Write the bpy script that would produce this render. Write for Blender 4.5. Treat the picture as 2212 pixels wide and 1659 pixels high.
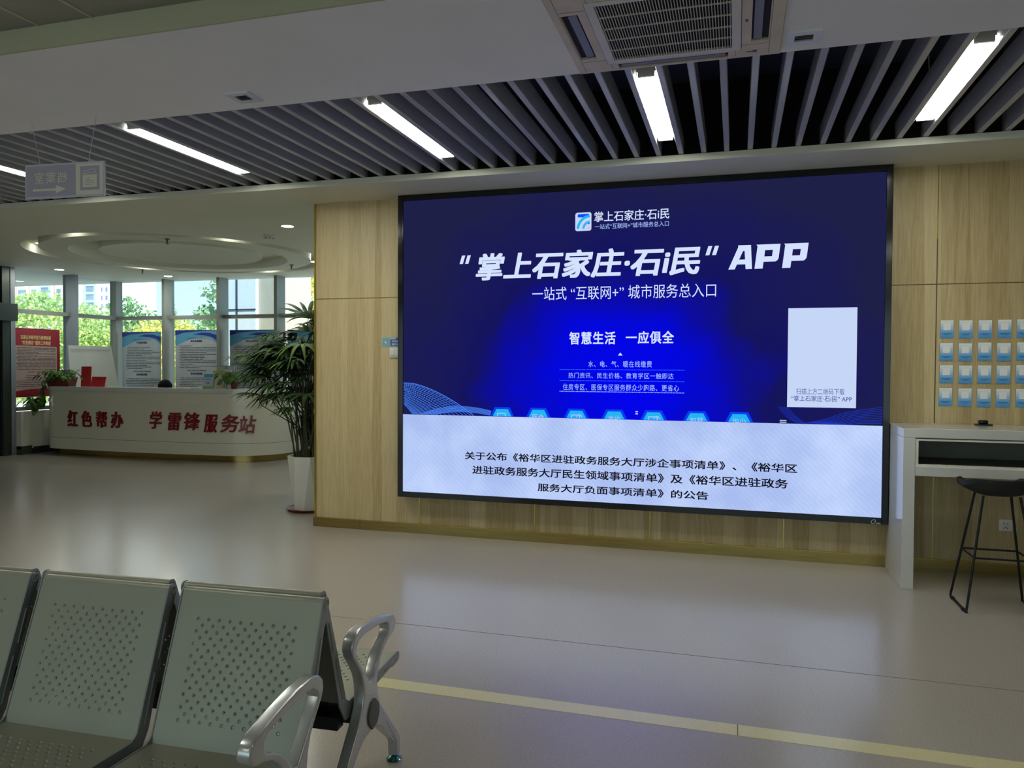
import bpy, bmesh, math, random
from mathutils import Vector, Matrix
random.seed(7)
R = math.radians
scene = bpy.context.scene
for _o in list(bpy.data.objects): bpy.data.objects.remove(_o)
COL = scene.collection

# ------------------------------------------------------------------ camera
YAW, PITCH, ROLL, FPX, EYE = -0.286074, -0.0235311, 0.00488974, 1643.4, 1.5
fw = Vector((math.sin(YAW)*math.cos(PITCH), math.cos(YAW)*math.cos(PITCH), math.sin(PITCH)))
rt = fw.cross(Vector((0, 0, 1))).normalized(); up = rt.cross(fw)
rt2 = rt*math.cos(ROLL) + up*math.sin(ROLL); up2 = -rt*math.sin(ROLL) + up*math.cos(ROLL)
cam = bpy.data.cameras.new('camera'); cam.sensor_fit = 'HORIZONTAL'; cam.sensor_width = 36.0
cam.lens = FPX/2212*36.0; cam.clip_start = 0.05; cam.clip_end = 2000
camo = bpy.data.objects.new('camera', cam); COL.objects.link(camo)
camo.matrix_world = Matrix(((rt2.x, up2.x, -fw.x, 0), (rt2.y, up2.y, -fw.y, 0), (rt2.z, up2.z, -fw.z, EYE), (0, 0, 0, 1)))
scene.camera = camo

# ------------------------------------------------------------------ sky, sun, exposure
SKY = 1.45
w = bpy.data.worlds.new('sky'); scene.world = w; w.use_nodes = True
nt = w.node_tree; nt.nodes.clear()
out = nt.nodes.new('ShaderNodeOutputWorld'); bg = nt.nodes.new('ShaderNodeBackground')
tc = nt.nodes.new('ShaderNodeTexCoord'); sp = nt.nodes.new('ShaderNodeSeparateXYZ'); rmp = nt.nodes.new('ShaderNodeValToRGB')
nt.links.new(tc.outputs['Generated'], sp.inputs[0]); nt.links.new(sp.outputs['Z'], rmp.inputs[0])
rmp.color_ramp.elements[0].position = 0.0; rmp.color_ramp.elements[0].color = (0.74, 0.92, 0.94, 1)
rmp.color_ramp.elements[1].position = 0.6; rmp.color_ramp.elements[1].color = (0.42, 0.68, 1.0, 1)
_e = rmp.color_ramp.elements.new(0.12); _e.color = (0.60, 0.86, 0.90, 1)
nt.links.new(rmp.outputs[0], bg.inputs['Color']); bg.inputs['Strength'].default_value = SKY
nt.links.new(bg.outputs[0], out.inputs['Surface'])
sun = bpy.data.lights.new('sun', 'SUN'); sun.energy = 11.0; sun.angle = R(0.6); sun.color = (1, 0.95, 0.85)
suno = bpy.data.objects.new('sun', sun); COL.objects.link(suno)
suno.rotation_euler = Vector((-0.7, 0.28, -0.7)).to_track_quat('-Z', 'Y').to_euler()
vs = scene.view_settings
vs.view_transform = 'Standard'; vs.look = 'None'; vs.gamma = 1; vs.exposure = 0.0; vs.use_curve_mapping = False
cy = scene.cycles
cy.max_bounces = 10; cy.diffuse_bounces = 5; cy.glossy_bounces = 5; cy.transparent_max_bounces = 12; cy.transmission_bounces = 6
cy.caustics_reflective = False; cy.caustics_refractive = False; cy.sample_clamp_indirect = 4.0
LAMP = 52.0      # linear lamps in the slat ceiling
DOWN = 330.0      # downlights over the reception
HALL_FILL = 11.5       # strength of the added, unseen fill panels over the hall

# ------------------------------------------------------------------ helpers
def lin(c):
    if isinstance(c, str): c = tuple(int(c[i:i+2], 16)/255 for i in (0, 2, 4))
    return tuple((x/12.92 if x <= 0.04045 else ((x+0.055)/1.055)**2.4) for x in c[:3]) + (1,)
def mat(name, col, rough=0.5, metal=0.0, var=0.0, scale=8.0, bump=0.0, spec=None, coat=0.0, stretch=None, detail=4.0, trans=0.0):
    m = bpy.data.materials.new(name); m.use_nodes = True; t = m.node_tree
    b = t.nodes['Principled BSDF']; c = lin(col)
    b.inputs['Base Color'].default_value = c; b.inputs['Roughness'].default_value = rough; b.inputs['Metallic'].default_value = metal
    if spec is not None: b.inputs['Specular IOR Level'].default_value = spec
    if coat: b.inputs['Coat Weight'].default_value = coat; b.inputs['Coat Roughness'].default_value = 0.08
    if var or bump:
        x = t.nodes.new('ShaderNodeTexCoord'); mp = t.nodes.new('ShaderNodeMapping'); n = t.nodes.new('ShaderNodeTexNoise')
        if stretch: mp.inputs['Scale'].default_value = stretch
        n.inputs['Scale'].default_value = scale; n.inputs['Detail'].default_value = detail
        t.links.new(x.outputs['Object'], mp.inputs[0]); t.links.new(mp.outputs[0], n.inputs['Vector'])
        if var:
            r = t.nodes.new('ShaderNodeValToRGB')
            r.color_ramp.elements[0].position = 0.3; r.color_ramp.elements[1].position = 0.7
            r.color_ramp.elements[0].color = tuple(v*(1-var) for v in c[:3]) + (1,)
            r.color_ramp.elements[1].color = tuple(min(1, v*(1+var)) for v in c[:3]) + (1,)
            t.links.new(n.outputs['Fac'], r.inputs[0]); t.links.new(r.outputs[0], b.inputs['Base Color'])
        if bump:
            u = t.nodes.new('ShaderNodeBump'); u.inputs['Strength'].default_value = bump; u.inputs['Distance'].default_value = 0.01
            t.links.new(n.outputs['Fac'], u.inputs['Height']); t.links.new(u.outputs[0], b.inputs['Normal'])
    return m
def emit(name, col, s):
    m = bpy.data.materials.new(name); m.use_nodes = True; t = m.node_tree; t.nodes.clear()
    o = t.nodes.new('ShaderNodeOutputMaterial'); e = t.nodes.new('ShaderNodeEmission')
    e.inputs[0].default_value = lin(col); e.inputs[1].default_value = s; t.links.new(e.outputs[0], o.inputs[0]); return m

class B:
    """collects shapes; build() links them as one mesh object"""
    def __init__(s): s.v = []; s.f = []; s.smooth = []; s.mi = []; s.cur = 0
    def add(s, vs_, fs, sm=False):
        o = len(s.v); s.v += [tuple(p) for p in vs_]
        for f in fs: s.f.append([i+o for i in f]); s.smooth.append(sm); s.mi.append(s.cur)
        return s
    def box(s, x0, x1, y0, y1, z0, z1):
        v = [(x, y, z) for z in (z0, z1) for y in (y0, y1) for x in (x0, x1)]
        return s.add(v, [(0, 2, 3, 1), (4, 5, 7, 6), (0, 1, 5, 4), (2, 6, 7, 3), (0, 4, 6, 2), (1, 3, 7, 5)])
    def bev(s, x0, x1, y0, y1, z0, z1, r=0.01, n=3):
        bm = bmesh.new(); bmesh.ops.create_cube(bm, size=1.0)
        for q in bm.verts: q.co = ((x0+x1)/2+q.co.x*(x1-x0), (y0+y1)/2+q.co.y*(y1-y0), (z0+z1)/2+q.co.z*(z1-z0))
        bmesh.ops.bevel(bm, geom=bm.edges[:], offset=r, segments=n, affect='EDGES', profile=0.5)
        return s.bm(bm)
    def bm(s, bm, sm=True, M=None):
        bm.verts.index_update(); vv = [(M @ q.co if M else q.co.copy()) for q in bm.verts]
        s.add(vv, [[q.index for q in f.verts] for f in bm.faces], sm); bm.free(); return s
    def obox(s, c, ux, uy, uz, sx, sy, sz):
        c, ux, uy, uz = Vector(c), Vector(ux).normalized(), Vector(uy).normalized(), Vector(uz).normalized()
        v = [c+ux*sx*a+uy*sy*b+uz*sz*d for d in (-.5, .5) for b in (-.5, .5) for a in (-.5, .5)]
        return s.add(v, [(0, 2, 3, 1), (4, 5, 7, 6), (0, 1, 5, 4), (2, 6, 7, 3), (0, 4, 6, 2), (1, 3, 7, 5)])
    def quad(s, *p): return s.add(p, [tuple(range(len(p)))])
    def prism(s, poly, f0, f1, sm=False):
        """poly list of 2d; f0,f1: functions 2d->3d for both caps"""
        n = len(poly); v = [f0(*p) for p in poly] + [f1(*p) for p in poly]
        s.add(v[:n]+v[n:], [list(range(n))[::-1], list(range(n, 2*n))] + [(i, (i+1) % n, n+(i+1) % n, n+i) for i in range(n)], sm); return s
    def tube(s, path, r, n=10, closed=False, cap=True, flat=None):
        P = [Vector(p) for p in path]; m = len(P); rings = []; prev = None
        for i in range(m):
            a = P[(i-1) % m] if (closed or i) else P[0]; b = P[(i+1) % m] if (closed or i < m-1) else P[-1]
            t = (b-a).normalized()
            if prev is None:
                prev = t.orthogonal().normalized() if flat is None else (Vector(flat)-t*Vector(flat).dot(t)).normalized()
            nrm = (prev - t*prev.dot(t)).normalized(); prev = nrm; bn = t.cross(nrm)
            rr = r[i] if isinstance(r, (list, tuple)) else r
            rings.append([P[i]+nrm*math.cos(2*math.pi*k/n)*rr+bn*math.sin(2*math.pi*k/n)*rr for k in range(n)])
        v = [p for q in rings for p in q]; fs = []
        for i in range(m if closed else m-1):
            for k in range(n):
                j = (i+1) % m
                fs.append((i*n+k, i*n+(k+1) % n, j*n+(k+1) % n, j*n+k))
        if cap and not closed: fs += [tuple(range(n))[::-1], tuple((m-1)*n+k for k in range(n))]
        return s.add(v, fs, True)
    def lathe(s, prof, c=(0, 0, 0), n=24, sm=True):
        v = []; fs = []
        for r_, z in prof:
            for k in range(n): v.append((c[0]+r_*math.cos(2*math.pi*k/n), c[1]+r_*math.sin(2*math.pi*k/n), c[2]+z))
        for i in range(len(prof)-1):
            for k in range(n): fs.append((i*n+k, i*n+(k+1) % n, (i+1)*n+(k+1) % n, (i+1)*n+k))
        fs += [tuple(range(n))[::-1], tuple((len(prof)-1)*n+k for k in range(n))]
        return s.add(v, fs, sm)
    def build(s, name, m, parent=None, local=False, bevel=0, auto=True):
        me = bpy.data.meshes.new(name)
        inv = Matrix.Identity(4)
        if parent is not None and not local: inv = WM.get(parent.name, Matrix.Identity(4)).inverted()
        me.from_pydata([inv @ Vector(p) for p in s.v], [], s.f)
        for p, sm, mi in zip(me.polygons, s.smooth, s.mi): p.use_smooth = sm; p.material_index = mi
        for mm in (m if isinstance(m, (list, tuple)) else [m]): me.materials.append(mm)
        me.update(); me.validate()
        if auto and any(s.smooth): me.set_sharp_from_angle(angle=R(38))
        o = bpy.data.objects.new(name, me); COL.objects.link(o)
        if parent is not None: o.parent = parent; WM[o.name] = WM.get(parent.name, Matrix.Identity(4))
        else: WM[o.name] = Matrix.Identity(4)
        if bevel:
            md = o.modifiers.new('bevel', 'BEVEL'); md.width = bevel; md.segments = 2; md.limit_method = 'ANGLE'; md.angle_limit = R(40)
        return o
WM = {}
def thing(name, label, cat, loc=(0, 0, 0), rotz=0.0, group=None):
    o = bpy.data.objects.new(name, None); COL.objects.link(o); o.empty_display_size = 0.1
    o.location = loc; o.rotation_euler = (0, 0, rotz)
    WM[o.name] = Matrix.Translation(loc) @ Matrix.Rotation(rotz, 4, 'Z')
    return tag(o, label, cat, group)
def tag(o, label, cat, group=None):
    o['label'] = label; o['category'] = cat
    if group: o['group'] = group
    return o
def struct(o): o['kind'] = 'structure'; return o
def dup(root, loc, rotz=0.0, label=None, group=None):
    r_ = root.copy(); COL.objects.link(r_); r_.location = loc; r_.rotation_euler = (0, 0, rotz)
    if label: r_['label'] = label
    if group: r_['group'] = group
    for ch in list(root.children):
        c = ch.copy(); COL.objects.link(c); c.parent = r_
        for g in list(ch.children):
            d = g.copy(); COL.objects.link(d); d.parent = c
    return r_

# text: glyphs become real flat (or raised) mesh shapes fitted into a rectangle of a plane
_glyph = {}
def glyphs(s, bold, shear, space):
    k = (s, bold, shear, space)
    if k not in _glyph:
        c = bpy.data.curves.new('lettering', 'FONT'); c.body = s; c.shear = shear; c.space_character = space; c.resolution_u = 3
        o = bpy.data.objects.new('lettering', c); COL.objects.link(o)
        dg = bpy.context.evaluated_depsgraph_get(); dg.update()
        me = bpy.data.meshes.new_from_object(o.evaluated_get(dg))
        v = [q.co.copy() for q in me.vertices]; f = [list(p.vertices) for p in me.polygons]
        x0 = min(q.x for q in v); x1 = max(q.x for q in v); y0 = min(q.y for q in v); y1 = max(q.y for q in v)
        _glyph[k] = ([((q.x-x0)/(x1-x0), (q.y-y0)/(y1-y0)) for q in v], f, x1-x0, y1-y0)
        bpy.data.objects.remove(o); bpy.data.meshes.remove(me); bpy.data.curves.remove(c)
    return _glyph[k]
class Fr:
    """a plane: origin, right and up directions; n points to the viewer"""
    def __init__(s, o, u=(1, 0, 0), v=(0, 0, 1)): s.o, s.u, s.v = Vector(o), Vector(u).normalized(), Vector(v).normalized(); s.n = s.u.cross(s.v)
    def p(s, a, b, h=0.0): return s.o+s.u*a+s.v*b+s.n*h
def put_text(b, fr, s, a0, a1, b0, b1, h=0.001, bold=0.0, shear=0.0, space=1.0, thick=0.0):
    v, f, gw, gh = glyphs(s, 0, shear, space)
    da, db = bold*abs(a1-a0)/gw*0.8, bold*abs(b1-b0)/gh*0.7     # heavier strokes: the outline widened all round
    sh = [(0, 0)] if not bold else [(da*i, db*j) for i, j in ((-1, -1), (1, -1), (1, 1), (-1, 1), (0, 1), (0, -1), (1, 0), (-1, 0))]
    sg = 1 if a1 > a0 else -1
    for i, (oa, ob) in enumerate(sh): put_glyphs(b, fr, [(a0+sg*da+(a1-a0-2*sg*da)*x+oa, b0+db+(b1-b0-2*db)*y+ob) for x, y in v], f, h+i*0.00004, thick)
    return b
def put_glyphs(b, fr, v, f, h, thick):
    P = [fr.p(x, y, h) for x, y in v]
    b.add(P, f)
    if thick:
        Q = [p-fr.n*thick for p in P]; n = len(P); ed = {}
        for q in f:
            for i in range(len(q)):
                e = (q[i], q[(i+1) % len(q)])
                if (e[1], e[0]) in ed: del ed[(e[1], e[0])]
                else: ed[e] = 1
        b.add(P+Q, [(e[1], e[0], e[0]+n, e[1]+n) for e in ed])
    return b
def rect(b, fr, a0, a1, b0, b1, h=0.001): return b.quad(fr.p(a0, b0, h), fr.p(a1, b0, h), fr.p(a1, b1, h), fr.p(a0, b1, h))
def poly(b, fr, pts, h=0.001): return b.quad(*[fr.p(x, y, h) for x, y in pts])
def strip(b, fr, pts, wd, h=0.001):
    for (x0, y0), (x1, y1) in zip(pts, pts[1:]):
        d = math.hypot(x1-x0, y1-y0) or 1; nx, ny = -(y1-y0)/d*wd/2, (x1-x0)/d*wd/2
        poly(b, fr, [(x0-nx, y0-ny), (x1-nx, y1-ny), (x1+nx, y1+ny), (x0+nx, y0+ny)], h)
    return b

# ------------------------------------------------------------------ materials
M = {}
def mk_floor(name, c1, c2):
    m = bpy.data.materials.new(name); m.use_nodes = True; t = m.node_tree; b = t.nodes['Principled BSDF']
    g = t.nodes.new('ShaderNodeNewGeometry')
    n1 = t.nodes.new('ShaderNodeTexNoise'); n1.inputs['Scale'].default_value = 90; n1.inputs['Detail'].default_value = 6; n1.inputs['Roughness'].default_value = 0.7
    n2 = t.nodes.new('ShaderNodeTexNoise'); n2.inputs['Scale'].default_value = 0.8; n2.inputs['Detail'].default_value = 3
    mp = t.nodes.new('ShaderNodeMapping'); mp.inputs['Scale'].default_value = (1, 2.2, 1); mp.inputs['Rotation'].default_value = (0, 0, 0.3)
    t.links.new(g.outputs['Position'], mp.inputs[0]); t.links.new(mp.outputs[0], n1.inputs['Vector']); t.links.new(g.outputs['Position'], n2.inputs['Vector'])
    r = t.nodes.new('ShaderNodeValToRGB'); r.color_ramp.elements[0].position = 0.36; r.color_ramp.elements[1].position = 0.64
    r.color_ramp.elements[0].color = lin(c1); r.color_ramp.elements[1].color = lin(c2)
    t.links.new(n1.outputs['Fac'], r.inputs[0]); t.links.new(r.outputs[0], b.inputs['Base Color'])
    mr = t.nodes.new('ShaderNodeMapRange'); mr.inputs[3].default_value = 0.17; mr.inputs[4].default_value = 0.25
    t.links.new(n2.outputs['Fac'], mr.inputs[0]); t.links.new(mr.outputs[0], b.inputs['Roughness'])
    b.inputs['Specular IOR Level'].default_value = 0.75
    return m
M['floor'] = mk_floor('vinyl_floor', '948c84', 'a79e94')
M['stripe'] = mk_floor('yellow_inlay', 'c2b98e', 'd2c99e')
def mk_wood():
    m = bpy.data.materials.new('oak_veneer'); m.use_nodes = True; t = m.node_tree; b = t.nodes['Principled BSDF']
    g = t.nodes.new('ShaderNodeNewGeometry')
    def noise(sc, scale, det, dist=0.0):
        mp = t.nodes.new('ShaderNodeMapping'); mp.inputs['Scale'].default_value = sc
        n = t.nodes.new('ShaderNodeTexNoise'); n.inputs['Scale'].default_value = scale; n.inputs['Detail'].default_value = det; n.inputs['Distortion'].default_value = dist
        t.links.new(g.outputs['Position'], mp.inputs[0]); t.links.new(mp.outputs[0], n.inputs['Vector']); return n
    # staves: a voronoi in x only, random tone per stave
    mp = t.nodes.new('ShaderNodeMapping'); mp.inputs['Scale'].default_value = (8.5, 0.001, 0.14)
    vo = t.nodes.new('ShaderNodeTexVoronoi'); vo.inputs['Scale'].default_value = 1.0; vo.inputs['Randomness'].default_value = 0.9
    t.links.new(g.outputs['Position'], mp.inputs[0]); t.links.new(mp.outputs[0], vo.inputs['Vector'])
    sp_ = t.nodes.new('ShaderNodeSeparateColor'); t.links.new(vo.outputs['Color'], sp_.inputs[0])
    grain = noise((26, 1, 1.3), 3.0, 7, 0.6); fine = noise((170, 1, 4), 1.5, 3)
    def mix(a, c, f):
        x = t.nodes.new('ShaderNodeMath'); x.operation = 'MULTIPLY_ADD'; t.links.new(a, x.inputs[0]); x.inputs[1].default_value = f
        if c is None: x.inputs[2].default_value = 0.0
        else: t.links.new(c, x.inputs[2])
        return x.outputs[0]
    s_ = mix(sp_.outputs[0], mix(grain.outputs['Fac'], mix(fine.outputs['Fac'], None, 0.22), 0.5), 0.34)
    r = t.nodes.new('ShaderNodeValToRGB'); r.color_ramp.elements[0].position = 0.28; r.color_ramp.elements[1].position = 0.78
    r.color_ramp.elements[0].color = lin('a38c5c'); r.color_ramp.elements[1].color = lin('cfbd92')
    t.links.new(s_, r.inputs[0]); t.links.new(r.outputs[0], b.inputs['Base Color'])
    b.inputs['Roughness'].default_value = 0.45
    return m
M['wood'] = mk_wood()
M['paint'] = mat('white_ceiling_paint', 'efeff1', 0.75, var=0.03, scale=1.5)
M['cream'] = mat('cream_ceiling_paint', 'dfe0cf', 0.7, var=0.03, scale=1.2)
M['wallpaint'] = mat('warm_white_wall_paint', 'cfccc0', 0.7, var=0.03, scale=2)
M['tile'] = mat('grey_ceiling_tile', '9a9a93', 0.8, var=0.06, scale=3)
M['tbar'] = mat('ceiling_grid_metal', 'c0bfae', 0.5, var=0.02)
M['slat'] = mat('white_lacquered_aluminium', 'b4b6b9', 0.20, var=0.02, scale=3)
M['dark'] = mat('black_painted_plenum', '15151a', 0.9, var=0.3, scale=2)
M['duct'] = mat('dark_blue_duct', '232838', 0.6, var=0.2, scale=2)
M['brass'] = mat('brushed_brass', 'a08a55', 0.24, 1.0, var=0.10, scale=3, stretch=(1, 1, 20))
M['gold'] = mat('gold_strip', 'c2a850', 0.25, 1.0, var=0.05)
M['seam'] = mat('dark_wood_groove', '55482a', 0.6, var=0.1)
M['black'] = mat('gloss_black_bezel', '0b0d10', 0.12, var=0.1, scale=2)
M['blackmat'] = mat('matt_black_metal', '101114', 0.4, 0.3, var=0.1)
M['seatblack'] = mat('black_moulded_plastic', '17181b', 0.55, var=0.1, scale=20)
M['stone'] = mat('white_veined_stone', 'c6c6c1', 0.13, var=0.05, scale=2.0, detail=8)
M['white'] = mat('white_plastic', 'd6d4cc', 0.4, var=0.02)
M['cab'] = mat('grey_cabinet_laminate', '75756b', 0.5, var=0.03)
M['desk'] = mat('white_desk_lacquer', 'cfccba', 0.16, var=0.02, scale=1.5)
M['red'] = mat('crimson_acrylic', '7d0a1c', 0.3, var=0.05)
M['steel'] = mat('silver_painted_steel', '9b9b8b', 0.40, 0.25, var=0.04, scale=5)
M['bracket'] = mat('grey_cast_bracket', '8d9190', 0.4, 0.3, var=0.05, scale=9)
M['chrome'] = mat('polished_aluminium', 'cacbca', 0.26, 0.65, var=0.03, scale=6)
M['beam'] = mat('black_steel_beam', '1c1d1f', 0.4, 0.4, var=0.1)
M['cap'] = mat('dark_grey_plastic_cap', '54564f', 0.5, var=0.04)
M['teal'] = mat('zinc_plated_foot', '5d8f92', 0.2, 0.9, var=0.2, scale=30)
M['acbody'] = mat('aged_cream_plastic', 'd0c3ac', 0.5, var=0.10, scale=6)
M['acgrille'] = mat('pale_grille_plastic', 'd6d2cc', 0.5, var=0.05, scale=6)
M['acdark'] = mat('dark_filter_mesh', '15151b', 0.8, var=0.2, scale=60)
M['vane'] = mat('grey_vane_plastic', '7c7d80', 0.45, var=0.06)
M['vent'] = mat('vent_plastic', 'd4d8e4', 0.4, var=0.03)
M['frame'] = mat('grey_window_aluminium', '83857f', 0.45, 0.15, var=0.05, scale=2)
M['doorframe'] = mat('dark_green_grey_metal', '3a403b', 0.4, 0.4, var=0.06)
M['darkglass'] = mat('dark_door_glass', '16211f', 0.08, var=0.1)
M['leafdark'] = mat('dark_palm_leaf', '3b5230', 0.62, spec=0.2, var=0.35, scale=9)
M['leafpothos'] = mat('pothos_leaf', '426429', 0.55, spec=0.25, var=0.4, scale=25)
M['cane'] = mat('palm_cane', '3a3a26', 0.6, var=0.3, scale=30)
M['soil'] = mat('potting_soil', '2a2119', 0.95, var=0.3, scale=40)
M['pot'] = mat('white_glazed_pot', 'd3d1c6', 0.35, var=0.03)
M['terracotta'] = mat('red_brown_plastic', '6d2c20', 0.4, var=0.1)
M['redbrown'] = mat('dark_red_saucer', '6b241a', 0.35, var=0.08)
M['paper'] = mat('white_paper', 'd2d4d4', 0.6, var=0.02)
M['posterred'] = mat('poster_red', '8c1a29', 0.45, var=0.06, scale=4)
M['posterpink'] = mat('poster_pink_paper', 'a8908b', 0.55, var=0.05, scale=1.5)
M['posterblue'] = mat('poster_navy', '1d2c83', 0.45, var=0.15, scale=3)
M['postersky'] = mat('poster_sky_blue', '4f93b8', 0.45, var=0.2, scale=2)
M['posterpaper'] = mat('poster_paper', 'a3abb2', 0.5, var=0.03)
M['ink'] = mat('dark_ink', '33363f', 0.6, var=0.05)
M['inkblue'] = mat('blue_ink', '2b2f66', 0.6, var=0.05)
M['inkred'] = mat('red_ink', '8a2340', 0.6, var=0.05)
M['yellowink'] = mat('yellow_ink', 'd8c98c', 0.5, var=0.05)
M['darkgreen'] = mat('dark_green_skirting', '34402f', 0.5, var=0.2, scale=5)
M['blackskirt'] = mat('black_skirting', '20231f', 0.5, var=0.2, scale=5)
M['acrylic'] = mat('grey_lilac_acrylic', 'a9a6b6', 0.25, var=0.03)
M['acryliclight'] = mat('pale_acrylic', 'd8d6c6', 0.3, var=0.03)
M['acryliced'] = mat('acrylic_edge', 'c3c0d2', 0.15, var=0.02)
M['cardtop'] = None
M['hair'] = mat('black_hair', '0d0c0e', 0.85, spec=0.2, var=0.3, scale=60)
M['skin'] = mat('skin', 'c49a80', 0.5, var=0.05, scale=20)
M['cloth'] = mat('dark_uniform_cloth', '272b38', 0.8, var=0.1, scale=60)
M['concrete'] = mat('outdoor_paving', 'b9b6ad', 0.8, var=0.06, scale=1)
def mk_glass(name, tint, refl=0.9):
    m = bpy.data.materials.new(name); m.use_nodes = True; t = m.node_tree; t.nodes.clear()
    o = t.nodes.new('ShaderNodeOutputMaterial'); tr = t.nodes.new('ShaderNodeBsdfTransparent'); gl = t.nodes.new('ShaderNodeBsdfGlossy')
    gl.inputs['Roughness'].default_value = 0.01; gl.inputs['Color'].default_value = (refl, refl, refl, 1); tr.inputs[0].default_value = tint
    fr = t.nodes.new('ShaderNodeFresnel'); fr.inputs[0].default_value = 1.5; mx = t.nodes.new('ShaderNodeMixShader')
    t.links.new(fr.outputs[0], mx.inputs[0]); t.links.new(tr.outputs[0], mx.inputs[1]); t.links.new(gl.outputs[0], mx.inputs[2]); t.links.new(mx.outputs[0], o.inputs[0]); return m
M['glasshi'] = mk_glass('upper_window_glass', (0.80, 0.93, 1.0, 1))
M['glasslo'] = mk_glass('lower_window_glass', (0.90, 0.97, 0.95, 1))
def mk_leaf(name, col, tr):
    m = bpy.data.materials.new(name); m.use_nodes = True; t = m.node_tree; b = t.nodes['Principled BSDF']
    o = t.nodes['Material Output']; n = t.nodes.new('ShaderNodeTexNoise'); n.inputs['Scale'].default_value = 1.6; n.inputs['Detail'].default_value = 5
    x = t.nodes.new('ShaderNodeTexCoord'); t.links.new(x.outputs['Object'], n.inputs['Vector'])
    r = t.nodes.new('ShaderNodeValToRGB'); r.color_ramp.elements[0].position = 0.35; r.color_ramp.elements[1].position = 0.65
    r.color_ramp.elements[0].color = lin(col[0]); r.color_ramp.elements[1].color = lin(col[1]); t.links.new(n.outputs['Fac'], r.inputs[0])
    t.links.new(r.outputs[0], b.inputs['Base Color']); b.inputs['Roughness'].default_value = 0.6
    tl = t.nodes.new('ShaderNodeBsdfTranslucent'); t.links.new(r.outputs[0], tl.inputs[0])
    mx = t.nodes.new('ShaderNodeMixShader'); mx.inputs[0].default_value = tr
    t.links.new(b.outputs[0], mx.inputs[1]); t.links.new(tl.outputs[0], mx.inputs[2]); t.links.new(mx.outputs[0], o.inputs[0]); return m
M['treegreen'] = mk_leaf('green_tree_leaf', ('8fae62', 'cfe094'), 0.5)
M['treeyellow'] = mk_leaf('yellow_tree_leaf', ('b8bb4c', 'f0e48a'), 0.55)
M['treedark'] = mk_leaf('dark_tree_leaf', ('6f976c', 'a9c795'), 0.45)
M['bark'] = mat('tree_bark', '6d6253', 0.9, var=0.2, scale=10)
M['lampglow'] = emit('lamp_diffuser_glow', 'fdfff2', LAMP)
M['downglow'] = emit('downlight_glow', 'fdfff0', DOWN)
M['ringglow'] = emit('ring_downlight_glow', 'fdfff0', 16.0)
M['fillglow'] = emit('fill_panel_glow', 'fcfff0', HALL_FILL)

WALL = 6.266; ZSOF = 3.0; ZREC = 3.075; ZBUL = 3.003
XL = -11.42; YB = 11.89; YSCR = 6.15
# ------------------------------------------------------------------ room shell
struct(B().box(-14.5, 7, -7, 12.05, -0.12, 0).build('floor', M['floor']))
f2 = B().box(-13, 6.95, 3.200, 3.298, 0.0, 0.0012).build('trim_1', M['stripe']); struct(f2)
b = B().box(0.022, 0.026, 3.2, 3.298, 0.0012, 0.0016)
b.build('stripe_joint', M['seam'], f2)
struct(B().box(-6, 5, 4.030, 4.033, 0.0, 0.0008).build('trim_2', M['seam']))
# feature wall in oak veneer
wallf = struct(B().box(-3.745, 6.5, WALL, WALL+0.12, 0, 3.06).build('wall_feature', M['wood']))
struct(B().box(-3.757, -3.738, WALL-0.006, WALL+0.13, 0.087, ZSOF).build('trim_3', M['gold']))
for k, x in enumerate((-2.70, -1.635, -0.661, 0.371)):
    struct(B().box(x-0.004, x+0.004, WALL-0.003, WALL+0.01, 0.087, ZSOF).build('trim_%d' % (4+k), M['gold']))
for z0, z1, m_, k in ((0.087, 0.8, 'gold', 8), (0.8, 2.45, 'seam', 15), (2.45, ZSOF, 'gold', 16)): struct(B().box(1.407, 1.414, WALL-0.002, WALL+0.01, z0, z1).build('trim_%d' % k, M[m_]))
struct(B().box(-3.738, -2.8, WALL-0.003, WALL+0.01, 2.108, 2.115).build('trim_9', M['gold']))
struct(B().box(1.08, 6.4, WALL-0.001, WALL+0.01, 2.114, 2.121).build('trim_10', M['seam']))
bs = struct(B().box(-3.765, 6.4, WALL-0.014, WALL+0.135, 0, 0.083).build('baseboard_feature', M['brass']))
B().box(-3.765, 6.4, WALL-0.016, WALL, 0.083, 0.088).build('top_lip', M['gold'], bs)
B().box(-3.285, -3.279, WALL-0.0155, WALL, 0, 0.083).build('joint', M['seam'], bs)
# outer shell
struct(B().box(6.5, 6.65, -7, 6.4, 0, 4.2).build('wall_right', M['wallpaint']))
struct(B().box(-14.5, -14.35, -7, 8.6, 0, 4.2).build('wall_left', M['wallpaint']))
b = B(); b.box(-14.5, 7, -7.15, -7, 2.9, 4.2); b.box(-14.5, -9, -7.15, -7, 0, 2.9); b.box(4, 7, -7.15, -7, 0, 2.9)
struct(b.build('wall_back', M['wallpaint']))
struct(B().box(-2.4, 6.65, 12.0, 12.15, 0, 4.2).build('wall_reception', M['wallpaint']))
struct(B().box(-2.4, -2.25, 6.386, 12.1, 0, 3.2).build('wall_reception_side', M['wallpaint']))
struct(B().box(-14.5, XL-0.02, 8.45, 8.6, 0, 4.2).build('wall_entrance', M['wallpaint']))
struct(B().box(-14.6, 7.2, -7.2, 12.2, 4.2, 4.35).build('ceiling_roof', M['dark']))

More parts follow.
